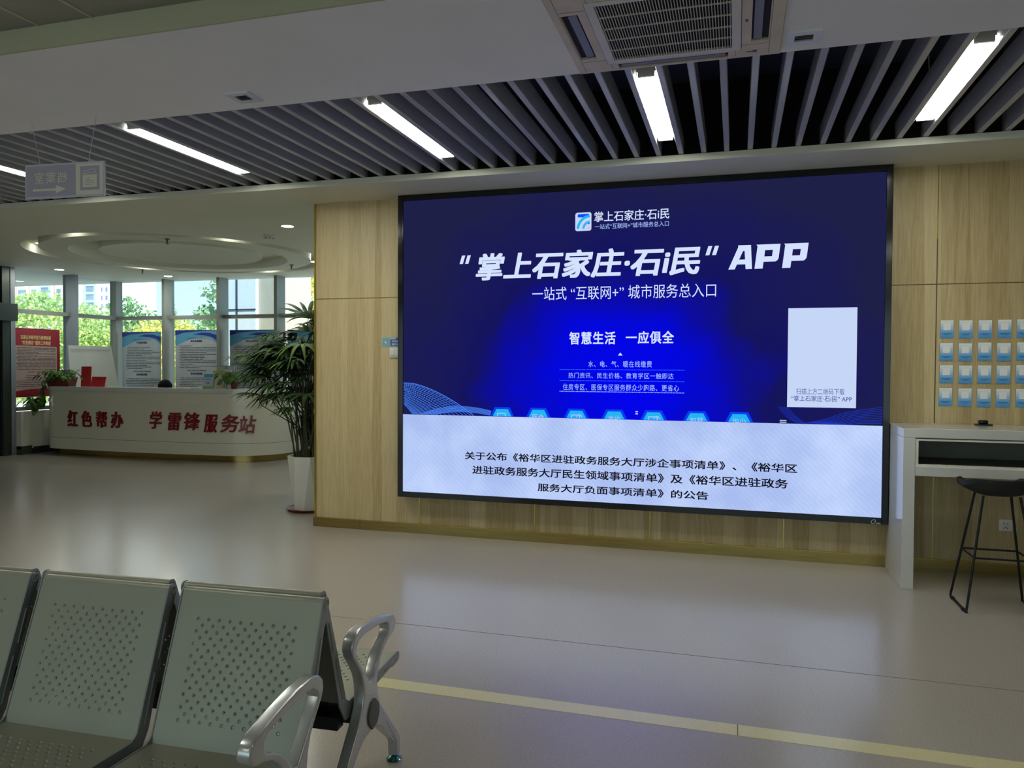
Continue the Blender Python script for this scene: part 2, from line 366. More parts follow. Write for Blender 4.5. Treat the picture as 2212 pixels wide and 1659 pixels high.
# ceilings: reception with a stepped round coffer
CX, CY = -7.75, 9.33
def ring_plate(R_, z, x0, x1, y0, y1, n=96):
    """flat rectangle with a round hole"""
    bm = bmesh.new(); pts = []
    b_ = B(); cs = []; ou = []
    for k in range(n):
        a = 2*math.pi*k/n; c, s_ = math.cos(a), math.sin(a); cs.append((CX+R_*c, CY+R_*s_))
        tx = ((x1-CX)/c if c > 1e-9 else (x0-CX)/c if c < -1e-9 else 1e9); ty = ((y1-CY)/s_ if s_ > 1e-9 else (y0-CY)/s_ if s_ < -1e-9 else 1e9)
        t_ = min(tx, ty); ou.append((CX+t_*c, CY+t_*s_))
    bm.free()
    v = [(x, y, z) for x, y in cs] + [(x, y, z) for x, y in ou]
    f = [(k, (k+1) % n, n+(k+1) % n, n+k) for k in range(n)]
    b_.add(v, f)
    cn = [(x0, y0), (x1, y0), (x1, y1), (x0, y1)]
    for (qx, qy) in cn:
        best = sorted(range(n), key=lambda k: math.hypot(ou[k][0]-qx, ou[k][1]-qy))[:2]
        b_.add([(qx, qy, z), (*ou[best[0]], z), (*ou[best[1]], z)], [(0, 1, 2)])
    return b_
def add_cyl(b_, r, z0, z1, n=96):
    v = [(CX+r*math.cos(2*math.pi*k/n), CY+r*math.sin(2*math.pi*k/n), z) for z in (z0, z1) for k in range(n)]
    b_.add(v, [(k, n+k, n+(k+1) % n, (k+1) % n) for k in range(n)], True)
def add_ann(b_, r0, r1, z, n=96):
    v = [(CX+r*math.cos(2*math.pi*k/n), CY+r*math.sin(2*math.pi*k/n), z) for r in (r0, r1) for k in range(n)]
    b_.add(v, [(k, (k+1) % n, n+(k+1) % n, n+k) for k in range(n)])
cr = ring_plate(2.0, ZREC, -14.5, -2.3, 6.27, 12.1)
zt_ = ZREC+0.13
add_cyl(cr, 2.0, ZREC, zt_); add_ann(cr, 1.80, 2.0, zt_); add_cyl(cr, 1.80, ZREC, zt_); add_ann(cr, 1.46, 1.80, ZREC)
add_cyl(cr, 1.46, ZREC, zt_); add_ann(cr, 1.085, 1.46, zt_); add_cyl(cr, 1.085, ZREC+0.02, zt_)
n = 96
for k in range(8):      # shallow dome
    r0_, r1_ = 1.085*(1-k/8), 1.085*(1-(k+1)/8); h0_, h1_ = [ZREC+0.02+0.10*(1-(r_/1.085)**2) for r_ in (r0_, r1_)]
    v = [(CX+r_*math.cos(2*math.pi*q_/n), CY+r_*math.sin(2*math.pi*q_/n), h_) for r_, h_ in ((r0_, h0_), (max(r1_, 1e-3), h1_)) for q_ in range(n)]
    cr.add(v, [(q_, n+q_, n+(q_+1) % n, (q_+1) % n) for q_ in range(n)], True)
struct(cr.build('ceiling_reception', M['cream']))
# soffit band with its riser, in front of the feature wall and running on to the left
struct(B().box(-14.4, 6.5, 5.665, 6.30, ZSOF-0.012, 3.037).build('ceiling_soffit', M['cream']))
# bulkhead with the air conditioner, tile ceiling over the seats
struct(B().box(-14.4, 6.5, 2.89, 3.88, ZBUL, 3.16).build('ceiling_bulkhead', M['paint']))
ct = struct(B().box(-14.4, 6.5, -7, 2.89, 3.112, 3.16).build('ceiling_tiles', M['tile']))
b = B()
k = -44
while k < 2:
    x = -3.205+k*0.318; b.box(x-0.007, x+0.007, -7, 2.885, 3.108, 3.112); k += 1
for y in (1.6, 0.35, -0.9, -2.15, -3.4, -4.65): b.box(-14.4, 6.5, y-0.007, y+0.007, 3.108, 3.112)
b.build('ceiling_grid', M['tbar'], ct)
struct(B().box(-14.4, 6.5, 2.878, 2.89, ZBUL, 3.112).build('trim_11', mat('olive_cream_paint', 'b3b497', 0.7, var=0.04, scale=2)))
# plenum over the slats, painted black, with a duct
b = B(); b.box(-14.4, 6.5, 3.86, 3.88, 3.16, 4.2); b.box(-14.4, 6.5, 5.95, 5.97, 3.04, 4.2)
struct(b.build('wall_plenum', mat('brown_black_concrete', '2c2622', 0.9, var=0.3, scale=3)))
struct(B().box(-14.4, 6.5, 3.86, 5.97, 3.95, 3.97).build('ceiling_plenum', M['dark']))
tag(B().bev(-4.0, 6.4, 5.05, 5.60, 3.52, 3.78, 0.02).build('air_duct', M['duct']), 'dark blue air duct running behind the ceiling slats', 'duct')
# slats: parts of one slatted ceiling
sc_ = bpy.data.objects.new('ceiling_slats', None); COL.objects.link(sc_); struct(sc_); WM[sc_.name] = Matrix.Identity(4)
def slat_mesh():
    b_ = B(); wd, hh, y0, y1, z0 = 0.037, 0.125, 3.885, 5.72, 3.040
    r_ = 0.004
    pr = [(0, hh), (0, r_), (r_, 0), (wd-r_, 0), (wd, r_), (wd, hh)]
    b_.prism(pr, lambda a, c: (a, y0, z0+c), lambda a, c: (a, y1, z0+c)); return b_
first = None
for k in range(-62, 38):
    x = -0.735+0.1592*k
    if x < -10.6 or x > 5.2: continue
    if first is None: first = slat_mesh().build('slat', M['slat'], sc_); first.location.x = x
    else:
        c = first.copy(); COL.objects.link(c); c.parent = sc_; c.location.x = x

# linear lamps between slats
lab = ['linear ceiling lamp glowing behind the hanging sign, at the left edge', 'linear ceiling lamp just right of the hanging sign wires',
       'linear ceiling lamp above the left end of the video wall', 'linear ceiling lamp right behind the ceiling air conditioner', 'linear ceiling lamp at the right, over the white counter table']
def linear_lamp(x, label):
    t = thing('linear_lamp', label, 'ceiling lamp', (x, 4.75, 3.05), 0, 'linear lamps in the slat ceiling')
    b_ = B(); b_.box(x-0.052, x+0.052, 4.13, 5.33, 3.075, 3.10); b_.build('housing', M['white'], t)
    b_ = B(); b_.bev(x-0.049, x+0.049, 4.145, 5.318, 3.046, 3.0755, 0.008); b_.build('diffuser', M['lampglow'], t)
    for ya, yb in ((4.128, 4.1445), (5.3185, 5.335)):
        b_ = B(); b_.box(x-0.045, x+0.045, ya, yb, 3.048, 3.08); b_.build('end_cap', M['white'], t)
    for y in (4.2, 5.26):
        b_ = B(); b_.tube([(x, y, 3.10), (x+0.004, y-0.02, 3.3), (x, y, 3.5)], 0.003, 6); b_.build('hanging_wire', M['white'], t)
for x, l in zip((-5.572, -3.821, -2.070, -0.478, 1.114), lab): linear_lamp(x, l)

# ------------------------------------------------------------------ window facade
def facade_glass(name, fr, a0, a1, z0, z1, m):
    b_ = B(); b_.quad(fr.p(a0, z0), fr.p(a1, z0), fr.p(a1, z1), fr.p(a0, z1)); o = b_.build(name, m); return struct(o)
FL = Fr((XL, 0, 0), (0, 1, 0)); FB = Fr((0, YB, 0), (1, 0, 0))
SILL_L, SILL_B, TR = 0.72, 0.72, (2.34, 2.405)
lo_y = [9.69, 10.80, 11.86]
wn = 1
def window(fr, a0, a1, sill):
    """one bay: frame with transom and sill, two panes"""
    global wn
    d = 0.10
    def bar(b_, p0, p1, q0, q1, dep): # along-frame box
        pts = [fr.p(p0, q0, dep), fr.p(p1, q0, dep), fr.p(p1, q1, dep), fr.p(p0, q1, dep), fr.p(p0, q0, -0.05), fr.p(p1, q0, -0.05), fr.p(p1, q1, -0.05), fr.p(p0, q1, -0.05)]
        b_.add(pts, [(0, 1, 2, 3), (5, 4, 7, 6), (1, 5, 6, 2), (4, 0, 3, 7), (3, 2, 6, 7), (4, 5, 1, 0)])
    b_ = B(); bar(b_, a0, a1, TR[0], TR[1], d); bar(b_, a0, a1, sill, sill+0.06, d)
    o = struct(b_.build('window_%d' % wn, M['frame'])); wn += 1
    g = B(); g.quad(fr.p(a0, sill+0.06), fr.p(a1, sill+0.06), fr.p(a1, TR[0]), fr.p(a0, TR[0])); g.build('pane', M['glasslo'], o)
    g = B(); g.quad(fr.p(a0, TR[1]), fr.p(a1, TR[1]), fr.p(a1, ZREC), fr.p(a0, ZREC)); g.build('pane', M['glasshi'], o)
window(FL, 9.69, 10.78, SILL_L); window(FL, 10.78, 11.84, SILL_L)
mx_ = [-11.37, -10.17, -8.98, -7.79, -6.60, -5.40, -4.20, -3.0]
for a, c in zip(mx_, mx_[1:]): window(FB, a, c, SILL_B)
b = B()
for x in mx_[1:]: b.box(x-0.025, x+0.035, YB-0.20, YB+0.06, 0, ZREC)
b.box(-11.47, -11.33, YB-0.10, YB+0.06, 0, ZREC)
struct(b.build('trim_12', M['frame']))
b = B(); b.box(XL-0.06, XL+0.20, 10.74, 10.82, 0.70, ZREC); b.box(XL-0.06, XL+0.06, 9.62, 9.70, 0.0, ZREC)
struct(b.build('trim_13', mat('blue_grey_mullion', '858c96', 0.45, 0.15, var=0.04, scale=2)))
# low walls under the glass
b = B(); b.box(XL-0.06, XL+0.16, 9.70, 11.95, 0.09, 0.70); struct(b.build('wall_sill', M['wallpaint']))
b = B(); b.box(XL-0.06, XL+0.165, 9.93, 11.9, 0, 0.115); struct(b.build('baseboard_sill', M['blackskirt']))
b = B(); b.box(XL-0.06, XL+0.165, 9.70, 9.90, 0, 0.14); struct(b.build('trim_14', M['darkgreen']))
struct(B().box(-11.3, -3, YB-0.12, YB+0.06, 0, 0.72).build('wall_window', M['wallpaint']))
# dark door frame at the left edge
d1 = struct(B().box(XL-0.08, XL+0.05, 9.48, 9.62, 0, ZREC).build('door_1', M['doorframe']))
B().box(XL-0.05, XL+0.20, 8.60, 9.63, 2.19, 2.47).build('header', mat('dark_header_box', '2e3836', 0.4, 0.3, var=0.05), d1)
B().box(XL-0.04, XL, 8.60, 9.48, 0.0, 2.19).build('door_leaf', M['darkglass'], d1)
B().box(XL-0.04, XL, 8.60, 9.48, 2.47, ZREC).build('upper_panel', M['doorframe'], d1)

# ------------------------------------------------------------------ outdoors
struct(B().box(-500, 500, 12.3, 900, -0.3, -0.25).build('ground', M['concrete']))
struct(B().box(-900, -14.8, -60, 12.3, -0.3, -0.25).build('ground', M['concrete']))
def leaf_cloud(b_, c, r, n, size, flat=1.0, seed=0):
    rd = random.Random(seed)
    for _ in range(n):
        while True:
            p = Vector((rd.uniform(-1, 1), rd.uniform(-1, 1), rd.uniform(-1, 1)))
            if 0.25 < p.length < 1: break
        p = Vector((p.x*r[0], p.y*r[1], p.z*r[2]))+Vector(c)
        a = Vector((rd.gauss(0, 1), rd.gauss(0, 1), rd.gauss(0, 0.7))).normalized(); q = a.orthogonal().normalized(); q.rotate(Matrix.Rotation(rd.uniform(0, 6.3), 3, a))
        w_ = a.cross(q); s_ = size*rd.uniform(0.6, 1.3)
        b_.add([p-q*s_*0.6, p+w_*s_*0.42-q*s_*0.1, p+q*s_*0.15+w_*s_*0.28, p+q*s_*0.7, p+q*s_*0.15-w_*s_*0.28, p-w_*s_*0.42-q*s_*0.1], [(0, 1, 2, 3, 4, 5)])
def tree(name, label, x, y, blobs, m, size, trunk_h, seed, tr=0.14):
    t = thing(name, label, 'tree', (x, y, -0.25), 0, 'trees outside the windows')
    b_ = B()
    for i, (dx, dy, z, rx, rz, n_) in enumerate(blobs): leaf_cloud(b_, (x+dx, y+dy, z), (rx, rx*0.8, rz), int(n_*2.2), size*0.62, seed=seed*31+i)
    b_.build('foliage', m, t)
    b_ = B(); b_.tube([(x, y, -0.25), (x+0.1, y, trunk_h*0.5), (x, y, trunk_h)], [tr, tr*0.8, tr*0.5], 8)
    for i, (dx, dy, z, rx, rz, n_) in enumerate(blobs[:4]): b_.tube([(x, y, trunk_h*0.6), (x+dx*0.5, y+dy*0.5, (trunk_h*0.6+z)/2+0.2), (x+dx, y+dy, z)], [tr*0.5, tr*0.3, 0.02], 6)
    b_.build('trunk', M['bark'], t)
    return t
def blob_row(w_, z0, z1, k, r, n_, sd):
    rd = random.Random(sd); return [(rd.uniform(-w_, w_), rd.uniform(-1, 1), rd.uniform(z0, z1), r*rd.uniform(0.7, 1.2), r*rd.uniform(0.6, 1.0), n_) for _ in range(k)]
tree('tree', 'green tree with a yellow crown in front of the balcony tower', -37.5, 34, [(0, 0, 3.6, 3.2, 2.0, 900), (-2.2, 0, 2.3, 2.2, 1.8, 600), (2.0, 1, 2.4, 2.2, 1.8, 600), (0.5, 0, 1.2, 3.0, 1.6, 700), (-1, 0, 4.6, 1.6, 1.0, 350)], M['treegreen'], 0.30, 3.5, 1)
tree('tree', 'light green tree seen left of the second mullion', -33.8, 33, [(0, 0, 3.2, 2.2, 1.6, 700), (1.3, 0, 2.0, 2.0, 1.6, 600), (-1.0, 0, 1.4, 2.2, 1.6, 600)], M['treegreen'], 0.28, 3.0, 2)
tree('tree', 'green tree at the foot of the white windowed tower', -33.3, 36, [(0, 0, 3.0, 2.0, 2.0, 700), (-0.8, 0, 4.2, 1.2, 1.3, 350), (1.6, 0, 2.2, 2.0, 1.6, 600), (0, 0, 1.0, 2.6, 1.6, 700)], M['treedark'], 0.30, 3.4, 3)
tree('tree', 'yellowish tree below the right side of the windowed tower', -29.5, 34, [(0, 0, 2.6, 2.2, 1.5, 800), (-1.6, 0, 1.6, 2.0, 1.5, 600), (1.4, 0, 1.6, 2.0, 1.5, 600)], M['treeyellow'], 0.28, 2.8, 4)
tree('tree', 'dark green tree below open sky in the middle window', -29.6, 38, [(0, 0, 3.0, 2.2, 1.6, 800), (1.6, 0, 3.6, 1.4, 1.3, 500), (2.8, 0, 2.4, 1.8, 1.6, 600), (-1.4, 0, 1.8, 2.0, 1.6, 600), (1, 0, 0.8, 3.2, 1.6, 800)], M['treedark'], 0.28, 3.2, 5)
tree('tree', 'slender pointed conifer beside the corner post', -31.2, 36.5, [(0, 0, 2.2, 1.0, 1.2, 300), (0, 0, 3.2, 0.7, 1.2, 220), (0, 0, 4.2, 0.35, 0.9, 90)], M['treedark'], 0.22, 4.6, 6, 0.08)
tree('tree', 'leafy plane tree with branches against the sky, middle window', -13.9, 19.3, [(0.2, 0, 4.4, 1.2, 1.2, 380), (-0.6, 0, 3.7, 0.8, 0.5, 130), (-0.9, 0, 2.95, 0.8, 0.35, 130), (0.5, 0, 3.0, 0.9, 0.8, 260), (0.9, 0, 5.2, 1.2, 0.9, 300), (0.2, 0, 3.5, 0.7, 0.5, 120)], M['treedark'], 0.19, 4.0, 7, 0.10)
tree('tree', 'bright yellow sunlit tree low in the middle window', -15.6, 21.5, [(0, 0, 1.9, 2.0, 0.9, 900), (1.2, 0, 1.2, 1.6, 1.0, 600), (-1.4, 0, 1.2, 1.6, 1.0, 600)], M['treeyellow'], 0.22, 1.6, 8)
tree('tree', 'golden plane tree filling the window beside the oak wall', -11.6, 18.6, [(0, 0, 3.3, 1.5, 1.5, 900), (0.9, 0, 2.2, 1.3, 1.2, 600), (-0.2, 0, 4.6, 1.5, 1.1, 600), (1.6, 0.4, 3.6, 1.4, 1.4, 600), (0.4, 0, 1.3, 1.4, 0.9, 400)], M['treeyellow'], 0.19, 3.4, 9, 0.12)
tree('hedge', 'clipped green hedge running low behind the glass', -24, 27, [(x, 0, 0.5, 1.8, 0.9, 380) for x in (-9, -6, -3, 0, 3, 6)], M['treegreen'], 0.24, 0.6, 10, 0.05)
# towers
def tower(label, x0, x1, y, h, recess, wins, seed):
    t = thing('apartment_tower', label, 'building', ((x0+x1)/2, y, -0.25), 0)
    b_ = B(); b_.box(x0, x1, y, y+18, -0.25, h); b_.build('wall', M['tower'], t)
    nfl = int(h/3)
    for (a0, a1) in recess:
        q = B()
        q.box(a0, a1, y-0.8, y+0.02, 2, h-2); q.build('balcony_column', M['towerglass'], t)
        q = B()
        for k_ in range(nfl): q.box(a0-0.2, a1+0.2, y-0.95, y-0.79, 3*k_, 3*k_+0.9)
        q.build('balcony_rail', M['towerrail'], t)
    for (a0, a1, sty) in wins:
        q = B()
        for k_ in range(nfl): q.box(a0, a1, y-0.06, y+0.02, 3*k_+0.9, 3*k_+2.5)
        q.build('window_column', M['towerwin'] if sty == 0 else M['towerwin2'], t)
        if sty == 0:
            q = B(); q.box(a0-1.2, a0-0.5, y-0.10, y+0.02, 0, h); q.build('brick_strip', M['towerbrick'], t)
    return t
M['tower'] = mat('white_render', 'f2f0ec', 0.8, var=0.02); M['towerglass'] = mat('balcony_glazing', '7e93a2', 0.4, var=0.15, scale=0.3)
M['towerrail'] = mat('pale_balcony_rail', 'b7c4cc', 0.6, var=0.05); M['towerwin'] = mat('tower_window', '7d97a6', 0.3, var=0.15, scale=0.2)
M['towerwin2'] = mat('narrow_tower_window', '8187b2', 0.3, var=0.1, scale=0.2); M['towerbrick'] = mat('pinkish_tile_strip', 'd9a89b', 0.8, var=0.05)
ty = 225.0
rx = lambda px: ty*px
tower('pale apartment tower with balcony columns in the leftmost window', -282, -238.5, ty, 95, [(-268.5, -264.5), (-250, -246.5)], [(-262, -258, 0), (-255.5, -253, 0), (-243.5, -241.5, 0)], 1)
tower('white apartment tower with narrow windows right of the first mullion', -233, -214.5, ty, 95, [(-229.0, -225.5)], [(-222.8, -222.2, 1), (-220.9, -220.0, 1), (-218.8, -218.2, 1), (-215.8, -215.2, 1)], 2)
# clad pier of the same building outside the fifth bay
t = thing('clad_pier', 'pale panel-clad building pier outside the window beside the palm', 'pier', (-10.6, 15.4, -0.25), 0)
B().box(-11.35, -10.43, 14.9, 16.2, -0.25, 8).build('panel_face', mat('pale_blue_cladding', 'cdd9e0', 0.5, var=0.03), t)
b = B(); b.box(-10.43, -9.80, 15.0, 16.2, -0.25, 8); b.build('side_panel', mat('beige_cladding', 'aaa696', 0.6, var=0.05), t)
b = B(); b.box(-10.94, -10.91, 14.885, 14.9, -0.25, 8); b.box(-11.35, -10.43, 14.885, 14.9, 2.74, 2.77); b.build('joint', M['ink'], t)

# ------------------------------------------------------------------ LED video wall
def mk_display():
    m = bpy.data.materials.new('led_display_picture'); m.use_nodes = True; t = m.node_tree; t.nodes.clear()
    o = t.nodes.new('ShaderNodeOutputMaterial'); e = t.nodes.new('ShaderNodeEmission'); x = t.nodes.new('ShaderNodeTexCoord')
    mp = t.nodes.new('ShaderNodeMapping'); mp.inputs['Location'].default_value = (0.02, 0, 0.24); mp.inputs['Scale'].default_value = (0.62, 0, 0.80)
    ln = t.nodes.new('ShaderNodeVectorMath'); ln.operation = 'LENGTH'
    nz = t.nodes.new('ShaderNodeTexNoise'); nz.inputs['Scale'].default_value = 1.7; nz.inputs['Detail'].default_value = 2
    ma = t.nodes.new('ShaderNodeMath'); ma.operation = 'MULTIPLY_ADD'; ma.inputs[1].default_value = 0.5
    t.links.new(x.outputs['Object'], mp.inputs[0]); t.links.new(mp.outputs[0], ln.inputs[0]); t.links.new(x.outputs['Object'], nz.inputs['Vector'])
    t.links.new(nz.outputs['Fac'], ma.inputs[0]); t.links.new(ln.outputs['Value'], ma.inputs[2])
    r = t.nodes.new('ShaderNodeValToRGB'); cr_ = r.color_ramp
    for p_, c_ in ((0.36, '0404ee'), (0.62, '0408d8'), (0.82, '0c0ca0'), (1.02, '14145f')):
        el = cr_.elements.new(min(1, p_/1.6)); el.color = lin(c_)
    cr_.elements[0].color = lin('0404f0'); cr_.elements[-1].color = lin('1f2048')
    dv = t.nodes.new('ShaderNodeMath'); dv.operation = 'DIVIDE'; dv.inputs[1].default_value = 1.6
    t.links.new(ma.outputs[0], dv.inputs[0]); t.links.new(dv.outputs[0], r.inputs[0]); t.links.new(r.outputs[0], e.inputs[0])
    e.inputs[1].default_value = 1.0; t.links.new(e.outputs[0], o.inputs[0]); return m
def mk_band():
    m = bpy.data.materials.new('led_white_band'); m.use_nodes = True; t = m.node_tree; t.nodes.clear()
    o = t.nodes.new('ShaderNodeOutputMaterial'); e = t.nodes.new('ShaderNodeEmission'); x = t.nodes.new('ShaderNodeTexCoord')
    nz = t.nodes.new('ShaderNodeTexNoise'); nz.inputs['Scale'].default_value = 2.2; nz.inputs['Detail'].default_value = 3
    wv = t.nodes.new('ShaderNodeTexWave'); wv.inputs['Scale'].default_value = 14.0; wv.inputs['Distortion'].default_value = 3.0; wv.bands_direction = 'DIAGONAL'
    t.links.new(x.outputs['Object'], nz.inputs['Vector']); t.links.new(x.outputs['Object'], wv.inputs['Vector'])
    ma = t.nodes.new('ShaderNodeMath'); ma.operation = 'MULTIPLY_ADD'; ma.inputs[1].default_value = 0.07; t.links.new(wv.outputs['Fac'], ma.inputs[0]); t.links.new(nz.outputs['Fac'], ma.inputs[2])
    r = t.nodes.new('ShaderNodeValToRGB'); r.color_ramp.elements[0].position = 0.38; r.color_ramp.elements[1].position = 0.75
    r.color_ramp.elements[0].color = lin('a9bdf0'); r.color_ramp.elements[1].color = lin('c4d8ff')
    t.links.new(ma.outputs[0], r.inputs[0]); t.links.new(r.outputs[0], e.inputs[0]); e.inputs[1].default_value = 1.0; t.links.new(e.outputs[0], o.inputs[0]); return m
led = thing('video_wall', 'large blue LED video wall in a black frame on the oak wall', 'screen', (-0.88, YSCR, 1.67))
X0, X1, Z0, Z1 = -2.855, 1.088, 0.343, 2.986; ix0, ix1, iz0, iz1 = -2.806, 1.043, 0.391, 2.936
def frame_box(b_, y0, y1):
    b_.box(X0, ix0, y0, y1, Z0, Z1); b_.box(ix1, X1, y0, y1, Z0, Z1); b_.box(ix0, ix1, y0, y1, Z0, iz0); b_.box(ix0, ix1, y0, y1, iz1, Z1); return b_
frame_box(B(), YSCR-0.012, WALL-0.001).build('frame', M['black'], led, bevel=0.003)
q = B(); q.box(ix0, ix1, YSCR, WALL-0.02, iz0, iz1)
disp = q.build('display', mk_display(), led)
FS = Fr((0, YSCR, 0))
SW = emit('led_text_white', 'd4e2ff', 1.0); SB = emit('led_text_blue_white', 'a9c4ff', 1.0); SP = emit('led_panel_white', 'c6d6f6', 1.0); SK = emit('led_text_black', '15131d', 1.0)
SD = emit('led_text_navy', '4c5aa6', 1.0); SL = emit('led_line_blue', '2f6cff', 1.0); SDim = emit('led_line_dim', '1c3cc8', 1.0); SC = emit('led_cyan', '24b4f4', 1.0); SH = emit('led_hexagon_rim', '0a3ff0', 1.0)
SLB = emit('led_deep_blue', '0a50f0', 1.0); SPK = emit('led_pink', 'f2a8b8', 1.0)
# logo tile
q = B(); a0, a1, c0, c1 = -1.275, -1.142, 2.606, 2.756
def rr(a0, a1, c0, c1, r_, n_=6):
    P = []
    for (px_, py_, s0) in ((a1-r_, c1-r_, 0), (a0+r_, c1-r_, 90), (a0+r_, c0+r_, 180), (a1-r_, c0+r_, 270)):
        for k_ in range(n_+1): P.append((px_+r_*math.cos(R(s0+90*k_/n_)), py_+r_*math.sin(R(s0+90*k_/n_))))
    return P
poly(q, FS, rr(a0, a1, c0, c1, 0.018), 0.001); lg = q.build('logo_tile', SP, disp)
def arc(cx_, cz_, r_, d0, d1, n_=10): return [(cx_+r_*math.cos(R(d0+(d1-d0)*k_/n_)), cz_+r_*math.sin(R(d0+(d1-d0)*k_/n_))) for k_ in range(n_+1)]
q = B(); strip(q, FS, [(-1.255, 2.73), (-1.162, 2.73)], 0.026, 0.002); strip(q, FS, [(-1.165, 2.67), (-1.157, 2.664)], 0.02, 0.0021)
q.build('logo_bar', SLB, disp)
q = B(); strip(q, FS, arc(-1.150, 2.622, 0.103, 178, 93), 0.022, 0.0025); strip(q, FS, arc(-1.150, 2.622, 0.058, 178, 97), 0.020, 0.0025); q.build('logo_swoosh', SC, disp)
q = B(); poly(q, FS, [(-1.162+0.009*math.cos(k_), 2.630+0.010*math.sin(k_)) for k_ in [i_*math.pi/6 for i_ in range(12)]], 0.003); q.build('logo_dot', SPK, disp)
def scr(name, s, a0, a1, c0, c1, m, **k_):
    q_ = B(); put_text(q_, FS, s, a0, a1, c0, c1, k_.pop('h', 0.002), **k_); return q_.build(name, m, disp)
scr('logo_text', '掌上石家庄·石i民', -1.118, -0.519, 2.672, 2.757, SW, bold=0.012)
scr('logo_subtext', '一站式“互联网+”城市服务总入口', -1.113, -0.522, 2.613, 2.656, SB)
for x in (-2.282, -0.239):
    q = B()
    for d in (0, 0.050): poly(q, FS, [(x+d, 2.372), (x+d+0.030, 2.372), (x+d+0.052, 2.443), (x+d+0.022, 2.443)], 0.002)
    q.build('title_quote', SW, disp)
scr('title_text', '掌上石家庄·石i民', -2.135, -0.278, 2.224, 2.455, SW, bold=0.034, shear=0.17)
def sheared(q_, pts, x0, z0, w_, h_, sh): poly(q_, FS, [(x0+a*w_+b_*h_*sh, z0+b_*h_) for a, b_ in pts], 0.002)
def latin_p(q_, x0):
    a = (x0, 2.256, 0.165, 0.184, 0.12)
    for pts in ([(0, 0), (.36, 0), (.36, 1), (0, 1)], [(.36, .76), (1, .76), (1, 1), (-.06, 1), (0, .94), (.36, .90)], [(.36, .28), (.88, .28), (.95, .32), (1, .40), (1, .50), (.36, .50)], [(.70, .5), (1, .5), (1, .76), (.70, .76)]): sheared(q_, pts, *a)
q = B()
for pts in ([(0, 0), (.27, 0), (.62, 1), (.34, 1)], [(.73, 0), (1, 0), (.84, 1), (.56, 1)], [(.20, .20), (.84, .20), (.82, .40), (.28, .40)], [(.34, .76), (.84, .76), (.84, 1), (.30, 1)]): sheared(q, pts, -0.065, 2.256, 0.175, 0.184, 0.10)
q.build('title_latin', SW, disp)
for x in (0.128, 0.328):
    q = B(); latin_p(q, x); q.build('title_latin', SW, disp)
scr('subtitle_text', '一站式 “互联网+” 城市服务总入口', -1.636, -0.155, 2.046, 2.157, SW)
scr('slogan_text', '智慧生活', -1.318, -0.937, 1.680, 1.784, SW, bold=0.026, space=1.1)
scr('slogan_text', '一应俱全', -0.854, -0.474, 1.684, 1.785, SW, bold=0.026, space=1.1)
q = B(); poly(q, FS, [(-0.916, 1.59), (-0.879, 1.59), (-0.898, 1.613)], 0.002); q.build('triangle_mark', SW, disp)
scr('line_text', '水、电、气、暖在线缴费', -1.159, -0.645, 1.495, 1.546, SB, space=1.15)
scr('line_text', '热门资讯、民生价格、教育学区一触即达', -1.324, -0.474, 1.403, 1.450, SB, space=1.1)
scr('line_text', '住房专区、医保专区服务群众少跑路、更省心', -1.370, -0.430, 1.305, 1.357, SB, space=1.1)
for z in (1.474, 1.383, 1.294):
    q = B(); x = -1.398
    while x < -0.392: rect(q, FS, x, x+0.007, z-0.003, z+0.003, 0.002); x += 0.0115
    q.build('dotted_rule', SB if z < 1.3 else SL, disp)
# wave lines
q = B()
def lerp(P, Q, t_): return [((1-t_)*p[0]+t_*s_[0], (1-t_)*p[1]+t_*s_[1]) for p, s_ in zip(P, Q)]
def cur(P, n_=24):
    o_ = []
    for k_ in range(n_+1):
        t_ = k_/n_*(len(P)-1); i = min(len(P)-2, int(t_)); f_ = t_-i
        p0, p1, p2, p3 = P[max(0, i-1)], P[i], P[i+1], P[min(len(P)-1, i+2)]
        o_.append(tuple(0.5*(2*p1[j]+(p2[j]-p0[j])*f_+(2*p0[j]-5*p1[j]+4*p2[j]-p3[j])*f_*f_+(3*p1[j]-p0[j]-3*p2[j]+p3[j])*f_**3) for j in (0, 1)))
    return o_
A_ = cur([(-2.802, 1.348), (-2.679, 1.337), (-2.505, 1.279), (-2.311, 1.182), (-2.15, 1.076)])
Bq = cur([(-2.802, 1.165), (-2.78, 1.145), (-2.755, 1.12), (-2.735, 1.097), (-2.715, 1.076)])
for k_ in range(15): strip(q, FS, lerp(A_, Bq, (k_/14)**1.15), 0.0032 if k_ else 0.006, 0.002)
for k_ in range(1, 22):
    strip(q, FS, [lerp([A_[min(24, k_+int(j*0.25))]], [Bq[min(24, k_+int(j*0.25))]], j/10)[0] for j in range(11)], 0.0025, 0.0022)
A2 = cur([(-2.65, 1.076), (-2.461, 1.131), (-2.29, 1.152), (-2.122, 1.142), (-1.99, 1.118)])
B2 = cur([(-2.50, 1.076), (-2.40, 1.095), (-2.25, 1.105), (-2.10, 1.095), (-2.0, 1.08)])
for k_ in range(9): strip(q, FS, lerp(A2, B2, k_/8), 0.003, 0.002)
q.build('wave_lines', emit('led_wave_blue', '4a86ff', 1.0), disp)
q = B()
for k_ in range(10): strip(q, FS, cur([(0.50+0.02*k_, 1.078), (0.641+0.018*k_, 1.11-0.004*k_), (0.80+0.01*k_, 1.168-0.009*k_), (1.04, 1.21-0.0135*k_)]), 0.003, 0.002)
for k_ in range(7): strip(q, FS, cur([(0.376+0.01*k_-0.06, 1.20), (0.43+0.012*k_-0.06, 1.13), (0.50+0.01*k_-0.05, 1.076)]), 0.0022, 0.002)
q.build('wave_lines', SDim, disp)
